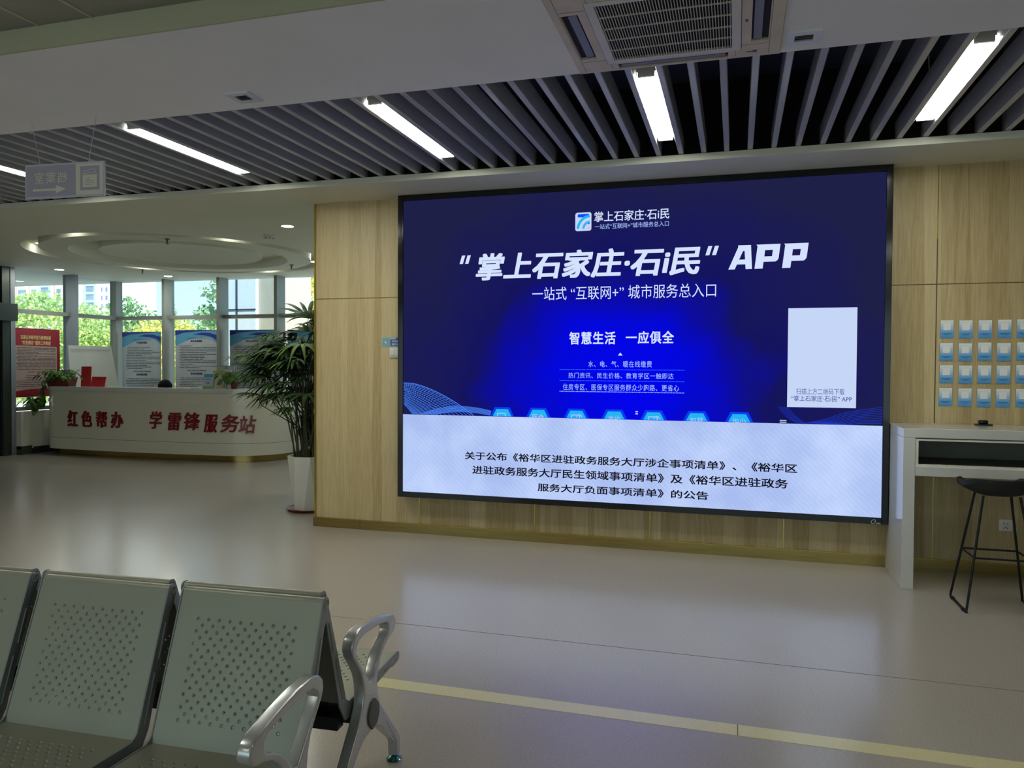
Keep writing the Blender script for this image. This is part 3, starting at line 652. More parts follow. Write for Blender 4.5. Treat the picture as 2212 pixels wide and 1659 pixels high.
for i, x in enumerate((-1.894, -1.578, -1.256, -0.943, -0.627, -0.292, 0.029)):
    q = B(); poly(q, FS, [(x-0.104, 1.076), (x+0.104, 1.076), (x+0.066, 1.152), (x-0.066, 1.152)], 0.002); hx = q.build('hexagon', SH, disp)
    q = B(); poly(q, FS, [(x-0.082, 1.076), (x+0.082, 1.076), (x+0.050, 1.136), (x-0.050, 1.136)], 0.003); q.build('hexagon_fill', SC, disp)
    q = B()
    if i in (0, 2, 4):
        strip(q, FS, [(x-0.04, 1.076), (x-0.04, 1.10), (x+0.028, 1.10), (x+0.028, 1.076)], 0.008, 0.004)
        if i: strip(q, FS, arc(x+0.025, 1.082, 0.022, 0, 180), 0.007, 0.0045)
        q.build('app_icon', SB, disp)
for x, s in ((-1.578, '医食'), (-0.943, '查约'), (-0.292, '智慧'), (0.029, '指尖')): scr('hexagon_text', s, x-0.05, x+0.05, 1.028, 1.104, SB, h=0.004)
q = B(); rect(q, FS, -0.772, -0.752, 1.134, 1.142, 0.002); rect(q, FS, -0.772, -0.752, 1.117, 1.125, 0.002)
rect(q, FS, 0.326, 0.374, 1.093, 1.099, 0.002); rect(q, FS, 0.326, 0.374, 1.079, 1.085, 0.002); q.build('menu_mark', SW, disp)
q = B(); q.box(ix0+0.001, ix1-0.001, YSCR-0.006, YSCR-0.0005, iz0+0.001, 1.072); q.build('notice_band', mk_band(), disp)
scr('notice_text', '关于公布《裕华区进驻政务服务大厅涉企事项清单》、《裕华区', -2.225, 0.455, 0.697, 0.766, SK, bold=0.022, h=0.008)
scr('notice_text', '进驻政务服务大厅民生领域事项清单》及《裕华区进驻政务', -2.157, 0.390, 0.575, 0.648, SK, bold=0.022, h=0.008)
scr('notice_text', '服务大厅负面事项清单》的公告', -1.579, -0.197, 0.456, 0.523, SK, bold=0.022, h=0.008)
q = B(); rect(q, FS, 0.377, 0.860, 1.199, 1.949, 0.002); q.build('download_panel', SP, disp)
scr('download_text', '扫描上方二维码下载', 0.441, 0.780, 1.296, 1.343, SD, h=0.004)
scr('download_text', '“掌上石家庄·石i民” APP', 0.406, 0.831, 1.244, 1.288, SD, bold=0.01, h=0.004)
q = B(); FQ = Fr((0, YSCR-0.012, 0))
put_text(q, FQ, 'O', 0.972, 1.006, 0.345, 0.379, 0.001, shear=0.35)
[rect(q, FQ, 1.006+0.0055*k_, 1.0105+0.0055*k_, 0.346, 0.355, 0.001) for k_ in range(6)]
q.build('maker_mark', mat('silver_badge', 'a9abad', 0.3, 0.8, var=0.05), led)

# ------------------------------------------------------------------ oak wall fittings
FW = Fr((0, WALL, 0))
t = thing('switch_sign', 'small blue notice plate above the light switch on the oak wall', 'sign', (-2.95, WALL, 1.70))
q = B(); q.box(-3.066, -2.862, WALL-0.006, WALL, 1.668, 1.754); q.build('plate', mat('pale_teal_plate', 'a4c2c4', 0.35, var=0.03), t)
q = B(); rect(q, FW, -2.985, -2.864, 1.674, 1.749, 0.0065); q.build('blue_field', mat('blue_plate', '2b5a9c', 0.35, var=0.04), t)
q = B(); rect(q, FW, -3.062, -2.990, 1.674, 1.749, 0.0065); q.build('teal_field', mat('teal_plate', '7fa8b4', 0.35, var=0.04), t)
q = B(); poly(q, FW, [(-3.043, 1.705), (-3.036, 1.712), (-3.030, 1.727), (-3.024, 1.712), (-3.016, 1.707), (-3.024, 1.699), (-3.036, 1.699)], 0.007)
put_text(q, FW, '节约用电', -2.968, -2.882, 1.707, 1.726, 0.007, bold=0.03, space=1.1); put_text(q, FW, '随手关灯', -2.968, -2.882, 1.681, 1.700, 0.007, bold=0.03, space=1.1)
strip(q, FW, [(-2.985, 1.740), (-2.93, 1.740)], 0.008, 0.007); q.build('lettering', M['white'], t)
t = thing('light_switch', 'white square light switch below the blue notice plate', 'switch', (-2.94, WALL, 1.61))
q = B(); q.bev(-2.992, -2.888, WALL-0.012, WALL, 1.568, 1.664, 0.006); q.build('plate', M['white'], t)
for a in (-2.978, -2.939):
    q = B(); q.bev(a, a+0.037, WALL-0.019, WALL-0.010, 1.585, 1.650, 0.003); q.build('rocker', M['white'], t)
t = thing('wall_hook', 'small white hook between the light switch and the video wall', 'hook', (-2.875, WALL, 1.61))
q = B(); q.tube([(-2.885, WALL-0.004, 1.585), (-2.878, WALL-0.016, 1.60), (-2.868, WALL-0.014, 1.62)], [0.004, 0.007, 0.006], 8); q.build('peg', M['white'], t)
t = thing('wall_socket', 'white wall socket low on the oak wall behind the bar stool', 'socket', (1.88, WALL, 0.367))
q = B(); q.bev(1.838, 1.928, WALL-0.01, WALL, 0.325, 0.410, 0.004); q.build('plate', M['white'], t)
q = B(); 
for dx, dz in ((-0.012, 0.012), (0.012, 0.012), (0, -0.012), (-0.01, -0.02), (0.01, -0.02)): rect(q, FW, 1.883+dx-0.003, 1.883+dx+0.003, 0.367+dz-0.005, 0.367+dz+0.005, 0.0105)
q.build('socket_slots', M['ink'], t)
# blue-white cards
def mk_card():
    m = bpy.data.materials.new('card_gradient_print'); m.use_nodes = True; t_ = m.node_tree; b_ = t_.nodes['Principled BSDF']
    x = t_.nodes.new('ShaderNodeTexCoord'); s_ = t_.nodes.new('ShaderNodeSeparateXYZ'); r = t_.nodes.new('ShaderNodeValToRGB'); mr = t_.nodes.new('ShaderNodeMapRange')
    t_.links.new(x.outputs['Object'], s_.inputs[0]); t_.links.new(s_.outputs['Z'], mr.inputs[0]); mr.inputs[1].default_value = -0.064; mr.inputs[2].default_value = 0.064
    t_.links.new(mr.outputs[0], r.inputs[0]); r.color_ramp.elements[0].color = lin('4a98da'); r.color_ramp.elements[1].color = lin('f4f6f2')
    e_ = r.color_ramp.elements.new(0.28); e_.color = lin('62a8e0'); e_ = r.color_ramp.elements.new(0.72); e_.color = lin('d0e2ee')
    t_.links.new(r.outputs[0], b_.inputs['Base Color']); b_.inputs['Roughness'].default_value = 0.3; return m
MC = mk_card(); MA = mat('clear_card_holder', 'a89e80', 0.15, var=0.03)
proto = None; rows = [1.832, 1.677, 1.522, 1.367]; ords = ['first', 'second', 'third', 'fourth', 'fifth']; rn = ['top', 'second', 'third', 'bottom']
rows = [1.790, 1.622, 1.460, 1.302]; rows = [1.7885, 1.6335, 1.4725, 1.3125]
cols = [1.482, 1.606, 1.729, 1.852, 1.975]
rows = [1.788, 1.621, 1.459, 1.290]
for i, z in enumerate(rows):
    for j, x in enumerate(cols):
        l = 'blue and white wall card, %s row, %s from the left' % (rn[i], ords[j])
        if proto is None:
            proto = thing('wall_card', l, 'card', (x, WALL, z), 0, 'cards on the oak wall')
            Fc = Fr((0, 0, 0))
            B().box(-0.047, 0.047, -0.0025, 0, -0.071, 0.066).build('holder', MA, proto, local=True)
            B().box(-0.0425, 0.0425, -0.0045, -0.0025, -0.066, 0.064).build('card', MC, proto, local=True)
            q = B(); poly(q, Fc, rr(-0.024, 0.024, -0.008, 0.042, 0.004), 0.005); q.build('white_square', mat('bright_paper', 'f2f2f2', 0.5, var=0.02), proto, local=True)
            q = B(); rect(q, Fc, -0.032, 0.032, -0.037, -0.033, 0.005); rect(q, Fc, -0.018, 0.018, -0.044, -0.041, 0.005); rect(q, Fc, -0.012, 0.012, -0.0665, -0.0645, 0.005); q.build('caption', mat('card_caption_ink', '27608f', 0.5, var=0.05), proto, local=True)
        else: dup(proto, (x+random.uniform(-.002, .002), WALL, z+random.uniform(-.003, .003)), 0, l)

# ------------------------------------------------------------------ counter table, hub, stool
TX0, TX1, TY0, TY1, TZ = 1.094, 5.2, 5.678, 6.262, 1.093
t = thing('counter_table', 'long white stone counter table with an open shelf', 'table', (TX0, TY0, 0))
q = B(); q.box(TX0, TX1, TY0, TY1, TZ-0.063, TZ); q.build('tabletop', M['stone'], t, bevel=0.003)
q = B(); q.box(TX0, TX0+0.074, TY0, TY1, 0, TZ-0.063); q.build('leg', M['stone'], t, bevel=0.003)
q = B(); q.box(TX1-0.074, TX1, TY0, TY1, 0, TZ-0.063); q.build('leg', M['stone'], t, bevel=0.003)
q = B(); q.box(TX0+0.074, TX1-0.074, TY0, TY1, 0.772, 0.838); q.build('lower_rail', M['stone'], t, bevel=0.003)
q = B(); q.box(TX0+0.074, TX1-0.074, TY1-0.03, TY1-0.005, 0.838, TZ-0.063); q.build('back_panel', M['cab'], t)
q = B(); q.box(TX0+0.0745, TX1-0.0745, TY0+0.02, TY1-0.04, 0.838, 0.845); q.box(TX0+0.0745, TX0+0.08, TY0+0.02, TY1-0.04, 0.845, TZ-0.064); q.box(TX0+0.0745, TX1-0.0745, TY0+0.02, TY1-0.04, TZ-0.069, TZ-0.0635); q.build('shelf_lining', M['cab'], t)
q = B(); z0, z1 = 0.838, TZ-0.066; xa, xb = TX0+0.075, TX1-0.075
q.box(xa, xb, TY0+0.004, TY0+0.02, z0, z0+0.014); q.box(xa, xb, TY0+0.004, TY0+0.02, z1-0.016, z1-0.004); q.box(xa, xa+0.018, TY0+0.004, TY0+0.02, z0+0.014, z1-0.016); q.box(xb-0.018, xb, TY0+0.004, TY0+0.02, z0+0.014, z1-0.016)
q.build('shelf_trim', mat('pale_shelf_trim', 'd6d6c6', 0.3, var=0.02), t)
t = thing('desk_gadget', 'small black gadget on the white counter table', 'gadget', (1.70, 6.17, TZ))
q = B(); q.bev(1.652, 1.752, 6.12, 6.20, TZ, TZ+0.010, 0.004); q.build('base', M['blackmat'], t)
q = B(); q.bev(1.670, 1.728, 6.135, 6.19, TZ+0.010, TZ+0.038, 0.010); q.build('body', M['black'], t)
# bar stool
SX, SY = 1.575, 5.40
t = thing('bar_stool', 'black bar stool with a sled base under the counter table', 'stool', (SX, SY, 0))
def bowl():
    b_ = B(); nu, nv = 17, 13; top = []; bot = []
    for i in range(nu):
        u_ = -1+2*i/(nu-1)
        for j in range(nv):
            v_ = -1+2*j/(nv-1)
            ex = math.sqrt(max(0, 1-0.42*v_*v_)); x = SX+0.222*u_*ex; y = SY+0.19*v_*math.sqrt(max(0, 1-0.42*u_*u_))
            z = 0.746+0.056*min(1.0, (abs(u_)**5+max(0, -v_)**5)**0.5)+0.022*max(0, -v_)**3
            top.append((x, y, z)); bot.append((SX+(x-SX)*0.985, SY+(y-SY)*0.985, z-0.03-0.012*max(0, 1-u_*u_)*max(0, 1-v_*v_)**0.5))
    fs = []
    for i in range(nu-1):
        for j in range(nv-1):
            a = i*nv+j; fs.append((a, a+nv, a+nv+1, a+1)); o_ = nu*nv; fs.append((o_+a, o_+a+1, o_+a+nv+1, o_+a+nv))
    o_ = nu*nv; rim = [j for j in range(nv)] + [i*nv+nv-1 for i in range(1, nu)] + [(nu-1)*nv+j for j in range(nv-2, -1, -1)] + [i*nv for i in range(nu-2, 0, -1)]
    for a, c in zip(rim, rim[1:]+rim[:1]): fs.append((a, c, o_+c, o_+a))
    b_.add(top+bot, fs, True); return b_
bowl().build('seat', M['seatblack'], t)
for sx in (-1, 1):
    for sy in (-1, 1):
        q = B(); q.tube([(SX+sx*0.100, SY+sy*0.085, 0.715), (SX+sx*0.205, SY+sy*0.180, 0.02)], 0.0075, 10); q.build('leg', M['blackmat'], t)
    q = B(); q.tube([(SX+sx*0.205, SY-0.183, 0.012), (SX+sx*0.208, SY-0.16, 0.009), (SX+sx*0.208, SY+0.16, 0.009), (SX+sx*0.205, SY+0.183, 0.012)], 0.0075, 10); r_ = q.build('sled_rail', M['blackmat'], t)
    for sy in (-0.12, 0.12):
        q = B(); q.tube([(SX+sx*0.208, SY+sy-0.012, 0.009), (SX+sx*0.208, SY+sy+0.012, 0.009)], 0.0115, 8); q.box(SX+sx*0.208-0.006, SX+sx*0.208+0.006, SY+sy-0.01, SY+sy+0.01, 0, 0.006); q.build('glide', M['seatblack'], r_)
zf = 0.335; kx = 0.100+0.105*(0.715-zf)/0.695; ky = 0.085+0.095*(0.715-zf)/0.695
q = B(); q.tube([(SX-kx, SY-ky, zf), (SX+kx, SY-ky, zf), (SX+kx, SY+ky, zf), (SX-kx, SY+ky, zf)], 0.0065, 8, closed=True); q.build('footrest', M['blackmat'], t)

# ------------------------------------------------------------------ ceiling fittings on the bulkhead
AX0, AX1, AY0, AY1, AZ = -0.775, 0.180, 2.905, 3.842, 2.985
t = thing('air_conditioner', 'four-way cassette air conditioner set in the grey bulkhead', 'air conditioner', (-0.3, 3.37, ZBUL))
def slot(b_, x0, x1, y0, y1): pass
q = B()
holes = [(-0.735, -0.660, 3.195, 3.675), (0.050, 0.124, 3.195, 3.675), (-0.572, -0.052, 3.765, 3.826), (-0.572, -0.052, 2.945, 3.045), (-0.622, 0.008, 3.105, 3.745)]
xs_ = sorted({AX0, AX1, *[h[0] for h in holes], *[h[1] for h in holes]}); ys_ = sorted({AY0, AY1, *[h[2] for h in holes], *[h[3] for h in holes]})
for xa, xb in zip(xs_, xs_[1:]):
    for ya, yb in zip(ys_, ys_[1:]):
        mx, my = (xa+xb)/2, (ya+yb)/2
        if any(h[0] < mx < h[1] and h[2] < my < h[3] for h in holes): continue
        q.quad((xa, ya, AZ), (xa, yb, AZ), (xb, yb, AZ), (xb, ya, AZ))
q.add([(AX0, AY0, AZ), (AX1, AY0, AZ), (AX1, AY1, AZ), (AX0, AY1, AZ), (AX0-0.006, AY0-0.006, ZBUL), (AX1+0.006, AY0-0.006, ZBUL), (AX1+0.006, AY1+0.006, ZBUL), (AX0-0.006, AY1+0.006, ZBUL)], [(0, 4, 5, 1), (1, 5, 6, 2), (2, 6, 7, 3), (3, 7, 4, 0)])
for h in holes[:4]:  # slot walls
    zt = AZ+0.016
    q.add([(h[0], h[2], AZ), (h[1], h[2], AZ), (h[1], h[3], AZ), (h[0], h[3], AZ), (h[0], h[2], zt), (h[1], h[2], zt), (h[1], h[3], zt), (h[0], h[3], zt)], [(0, 1, 5, 4), (1, 2, 6, 5), (2, 3, 7, 6), (3, 0, 4, 7)])
q.build('panel', M['acbody'], t)
for h in holes[:4]:
    q = B(); q.box(h[0], h[1], h[2], h[3], AZ+0.0155, AZ+0.0165); sl = q.build('outlet', M['acdark'], t)
    q = B(); vx = (h[0]+h[1])/2; vy = (h[2]+h[3])/2
    if h[1]-h[0] < h[3]-h[2]: s_ = 1 if vx < -0.3 else -1; q.obox((vx+s_*0.010, vy, AZ+0.008), (1, 0, s_*0.12), (0, 1, 0), (-s_*0.12, 0, 1), 0.036, (h[3]-h[2])*0.93, 0.004)
    else: q.obox((vx, vy+0.004, AZ+0.006), (1, 0, 0), (0, 1, 0.1), (0, -0.1, 1), (h[1]-h[0])*0.95, 0.045, 0.004)
    q.build('vane', M['vane'], sl)
g = holes[4]; gx0, gx1, gy0, gy1 = -0.580, -0.034, 3.135, 3.707
q = B(); zf_ = AZ-0.004
for (xa, xb, ya, yb) in ((g[0]+0.003, gx0, g[2]+0.003, g[3]-0.003), (gx1, g[1]-0.003, g[2]+0.003, g[3]-0.003), (gx0, gx1, g[2]+0.003, gy0), (gx0, gx1, gy1, g[3]-0.003)): q.box(xa, xb, ya, yb, zf_, AZ+0.008)
gr = q.build('grille_frame', M['acgrille'], t)
q = B(); q.box(gx0-0.02, gx1+0.02, gy0-0.02, gy1+0.02, AZ+0.012, AZ+0.016); q.build('filter', M['acdark'], t)
for i in range(45):
    x = gx0+(gx1-gx0)*(i+0.5)/45; q = B(); q.box(x-0.0017, x+0.0017, gy0, gy1, zf_+0.0005, zf_+0.007)
    if i == 0: bar0 = q
    else: bar0.add(q.v, q.f)
for i in range(1, 5): y = gy0+(gy1-gy0)*i/5; bar0.box(gx0, gx1, y-0.002, y+0.002, zf_, zf_+0.006)
bar0.build('grille_bars', mat('yellowed_grille_bar', 'c9c3ab', 0.5, var=0.05), gr)
q = B()
for (xa, ya, xb, yb) in ((AX0+0.035, AY0+0.02, AX0+0.035, AY1-0.02), (AX1-0.05, AY0+0.02, AX1-0.05, AY1-0.02)): q.box(xa-0.001, xa+0.001, ya, yb, AZ-0.0005, AZ)
for y in (3.165, 3.70): q.box(AX0+0.035, g[0], y-0.001, y+0.001, AZ-0.0005, AZ); q.box(g[1], AX1-0.05, y-0.001, y+0.001, AZ-0.0005, AZ)
for x in (-0.605, -0.020): q.box(x-0.001, x+0.001, g[3], AY1-0.02, AZ-0.0005, AZ); q.box(x-0.001, x+0.001, AY0+0.02, g[2], AZ-0.0005, AZ)
q.build('panel_seams', M['seam'], t)
q = B(); q.box(0.022, 0.034, 3.43, 3.455, AZ-0.0006, AZ); q.box(0.03, 0.06, 3.775, 3.785, AZ-0.0006, AZ); q.bev(0.058, 0.078, 3.768, 3.790, AZ-0.003, AZ, 0.001); q.build('receiver', mat('violet_grey_plastic', '5c5266', 0.3, var=0.05), t)
def ceiling_vent(x0, x1, y0, y1, label):
    t_ = thing('ceiling_vent', label, 'vent', ((x0+x1)/2, (y0+y1)/2, ZBUL), 0, 'small vents in the bulkhead')
    z = ZBUL-0.012; a0_, a1_, b0_, b1_ = x0+0.035, x1-0.035, y0+0.035, y1-0.035
    q_ = B()
    for (xa, xb, ya, yb) in ((x0, a0_, y0, y1), (a1_, x1, y0, y1), (a0_, a1_, y0, b0_), (a0_, a1_, b1_, y1)): q_.box(xa, xb, ya, yb, z, ZBUL)
    q_.build('frame', M['vent'], t_); q_ = B(); q_.box(a0_, a1_, b0_, b1_, ZBUL-0.002, ZBUL-0.001); q_.build('backing', M['acdark'], t_)
    for k_ in range(4):
        y = b0_+(b1_-b0_)*(k_+0.5)/4; q_ = B(); q_.obox(((a0_+a1_)/2, y, ZBUL-0.007), (1, 0, 0), (0, 1, 0.5), (0, -0.5, 1), a1_-a0_, 0.013, 0.002); q_.build('slat', M['vane'], t_)
ceiling_vent(-2.733, -2.585, 3.622, 3.770, 'small square ceiling vent on the left part of the bulkhead')
ceiling_vent(0.203, 0.353, 3.646, 3.780, 'small square ceiling vent right of the air conditioner')

# hanging sign
sd = Vector((0.9976, 0.0698, 0)).normalized(); so = Vector((-4.216, 3.725, 0)); FG = Fr(so, sd); FG.u = FG.u*1.10
t = thing('hanging_sign', 'grey hanging direction sign showing mirrored writing and an arrow', 'sign', tuple(so+Vector((0, 0, 2.52))))
def sbox(b_, a0, a1, z0, z1, h0, h1):
    P = [FG.p(a, z, h) for h in (h0, h1) for z in (z0, z1) for a in (a0, a1)]
    b_.add(P, [(0, 2, 3, 1), (4, 5, 7, 6), (0, 1, 5, 4), (2, 6, 7, 3), (0, 4, 6, 2), (1, 3, 7, 5)]); return b_
sbox(B(), -0.042, 0.480, 2.523, 2.735, -0.006, 0.004).build('acrylic_panel', M['acryliced'], t)
sbox(B(), -0.034, 0.294, 2.536, 2.724, 0.004, 0.0055).build('lilac_field', M['acrylic'], t)
sbox(B(), 0.294, 0.471, 2.536, 2.724, 0.004, 0.0055).build('pale_field', M['acryliclight'], t)
sbox(B(), 0.324, 0.448, 2.562, 2.708, 0.0055, 0.006).build('icon_field', M['acrylic'], t)
q = B(); rect(q, FG, 0.340, 0.432, 2.580, 2.655, 0.0065); strip(q, FG, [(0.342, 2.66), (0.342, 2.676), (0.42, 2.690), (0.424, 2.668), (0.345, 2.662)], 0.003, 0.0065); q.build('icon_document', M['acryliclight'], t)
q = B()
for z in (2.616, 2.605, 2.594): rect(q, FG, 0.353, 0.418, z, z+0.003, 0.007)
put_text(q, FG, 'No.', 0.388, 0.356, 2.622, 2.640, 0.007); q.build('icon_lines', M['acrylic'], t)
q = B(); put_text(q, FG, '档案室', 0.240, 0.024, 2.615, 2.685, 0.007, bold=0.008, space=1.25)
rect(q, FG, 0.011, 0.165, 2.569, 2.583, 0.007); poly(q, FG, [(0.165, 2.552), (0.231, 2.577), (0.165, 2.601)], 0.007); q.build('lettering', M['acryliclight'], t)
for a in (0.055, 0.375):
    q = B(); q.tube([FG.p(a, 2.735, 0), FG.p(a+(-0.055 if a < 0.2 else 0.05), ZBUL, 0)], 0.0014, 6); q.build('hanging_wire', M['acryliced'], t)

# reception ceiling fittings
def downlight(x, y, label, z=ZREC, glow='downglow'):
    t_ = thing('downlight', label, 'ceiling lamp', (x, y, z), 0, 'downlights over the reception')
    B().lathe([(0.085, 0), (0.085, -0.006), (0.066, -0.006), (0.066, -0.002)], (x, y, z), 28).build('trim_ring', M['white'], t_)
    B().lathe([(0.066, -0.0035), (0.05, -0.005), (0.002, -0.0055)], (x, y, z), 24).build('lens', M[glow], t_)
for (x, y), l in zip(((-10.846, 10.079), (-9.716, 11.301), (-4.891, 7.585), (-6.156, 10.293)),
    ('round downlight above the red poster window', 'round downlight above the middle of the window front', 'round downlight in the ceiling left of the oak wall top', 'round downlight partly hidden behind the oak wall edge')): downlight(x, y, l)
for k in range(6):
    a = R(207+60*k); downlight(CX+1.9*math.cos(a), CY+1.9*math.sin(a), 'round downlight in the outer ceiling ring at its left end' if k == 0 else 'round downlight hidden up in the outer ceiling ring', zt_, 'ringglow')
t = thing('smoke_detector', 'cream smoke detector on the ceiling below a downlight', 'detector', (-5.477, 8.094, ZREC))
B().lathe([(0.062, 0), (0.062, -0.03), (0.055, -0.042), (0.03, -0.044)], (-5.477, 8.094, ZREC), 24).build('body', M['white'], t)
q = B()
for k_ in range(8): a = k_*math.pi/4; q.obox((-5.477+0.058*math.cos(a), 8.094+0.058*math.sin(a), ZREC-0.036), (-math.sin(a), math.cos(a), 0), (math.cos(a), math.sin(a), 0), (0, 0, 1), 0.02, 0.01, 0.008)
q.build('sensor_slots', M['ink'], t)
for (x, y, z), l in zip(((-9.471, 10.426, ZREC), (-6.718, 10.532, ZREC), (-6.866, 7.974, ZREC)), ('dark sprinkler head between two downlights by the windows', 'dark sprinkler head near the oak wall edge', 'dark sprinkler head inside the near rim of the ceiling rings')):
    t = thing('sprinkler_head', l, 'sprinkler', (x, y, z), 0, 'sprinkler heads')
    B().lathe([(0.035, 0), (0.035, -0.004), (0.012, -0.012), (0.012, -0.03), (0.008, -0.055), (0.004, -0.06)], (x, y, z), 14).build('nozzle', M['cap'], t)
    B().lathe([(0.026, -0.066), (0.026, -0.062), (0.004, -0.059)], (x, y, z), 14).build('deflector', M['cap'], t)

# unseen fill panels under the hall ceiling, added to lift the ambient light
for i, (x, y) in enumerate(((-3.2, 0.9), (2.2, 0.9), (-3.2, -2.6), (2.2, -2.6), (-8.6, 0.9), (-8.6, -2.6))):
    t = thing('fill_panel', 'square fill panel added out of view under the hall tile ceiling', 'ceiling lamp', (x, y, 3.108), 0, 'added fill panels over the hall')
    q = B(); q.box(x-0.31, x+0.31, y-0.31, y+0.31, 3.098, 3.108); q.build('frame', M['white'], t)
    q = B(); q.box(x-0.28, x+0.28, y-0.28, y+0.28, 3.095, 3.0985); q.build('diffuser', M['fillglow'], t)

# ------------------------------------------------------------------ reception desk
def desk_path(off, n_=14):
    """front outline of the desk in plan, offset outwards"""
    P = []
    xl, xr, yf, rl, rr_ = -11.15, -6.80, 9.90, 0.42, 0.75
    P.append((xl-off, yf+0.62))
    for k_ in range(n_+1):
        a = R(180+90*k_/n_); P.append((xl+rl+(rl+off)*math.cos(a), yf+rl+(rl+off)*math.sin(a)))
    for k_ in range(1, 24):
        u_ = k_/24; x = xl+rl+(xr-rr_-xl-rl)*u_; P.append((x, yf-off-0.07*math.sin(math.pi*u_)))
    for k_ in range(n_+1):
        a = R(270+90*k_/n_); P.append((xr-rr_+(rr_+off)*math.cos(a), yf+rr_+(rr_+off)*math.sin(a)))
    P.append((xr+off, yf+1.5)); return P
def desk_band(o0, o1, z0, z1):
    A = desk_path(o0); C_ = desk_path(o1); n_ = len(A); b_ = B()
    v = [(x, y, z0) for x, y in A]+[(x, y, z1) for x, y in A]+[(x, y, z0) for x, y in C_]+[(x, y, z1) for x, y in C_]
    f = []
    for i in range(n_-1): f += [(i, i+1, n_+i+1, n_+i), (2*n_+i+1, 2*n_+i, 3*n_+i, 3*n_+i+1), (n_+i, n_+i+1, 3*n_+i+1, 3*n_+i), (i+1, i, 2*n_+i, 2*n_+i+1)]
    f += [(0, n_, 3*n_, 2*n_), (n_-1, 3*n_-1, 4*n_-1, 2*n_-1)]
    b_.add(v, f, True); return b_
dk = thing('reception_desk', 'long white rounded reception desk with red lettering', 'desk', (-8.9, 9.9, 0))
desk_band(-0.10, -0.34, 0, 0.105).build('plinth', M['brass'], dk)
desk_band(0.0, -0.34, 0.105, 0.290).build('lower_band', M['desk'], dk)
desk_band(-0.004, -0.34, 0.290, 0.295).build('groove', M['seam'], dk)
desk_band(0.0, -0.34, 0.295, 0.872).build('front_panel', M['desk'], dk)
desk_band(0.012, -0.34, 0.872, 0.922).build('front_ledge', M['desk'], dk)
desk_band(0.0, -0.34, 0.922, 1.065).build('upper_band', M['desk'], dk)
desk_band(0.02, -0.36, 1.065, 1.128).build('countertop', M['stone'], dk)
# red raised characters
def desk_y(x):
    P = desk_path(0.0)
    for (xa, ya), (xb, yb) in zip(P, P[1:]):
        if xa <= x <= xb and xb-xa > 1e-6: return ya+(yb-ya)*(x-xa)/(xb-xa)
    return 9.9
def desk_char(ch, x0, x1, z0, z1, bold, shear=0.0):
    xm = (x0+x1)/2; y = desk_y(xm); sl = (desk_y(xm+0.05)-desk_y(xm-0.05))/0.1; u_ = Vector((1, sl, 0)).normalized()
    fr = Fr((xm, y, 0), u_); q_ = B(); put_text(q_, fr, ch, x0-xm, x1-xm, z0, z1, 0.022, bold=bold, shear=shear, thick=0.02); q_.build('character', M['red'], dk)
cw = 0.255
for ch, x0, x1 in zip('红色帮办', (-10.47, -10.17, -9.86, -9.555), (-10.262, -9.955, -9.64, -9.32)): desk_char(ch, x0, x1, 0.482, 0.745, 0.026)
zc = [0.765, 0.750, 0.762, 0.735, 0.742, 0.725]
for ch, x0, x1, z in zip('学雷锋服务站', (-8.808, -8.467, -8.183, -7.84, -7.55, -7.29), (-8.58, -8.234, -7.903, -7.605, -7.255, -7.03), zc): desk_char(ch, x0, x1, z-0.275, z, 0.02, 0.16)

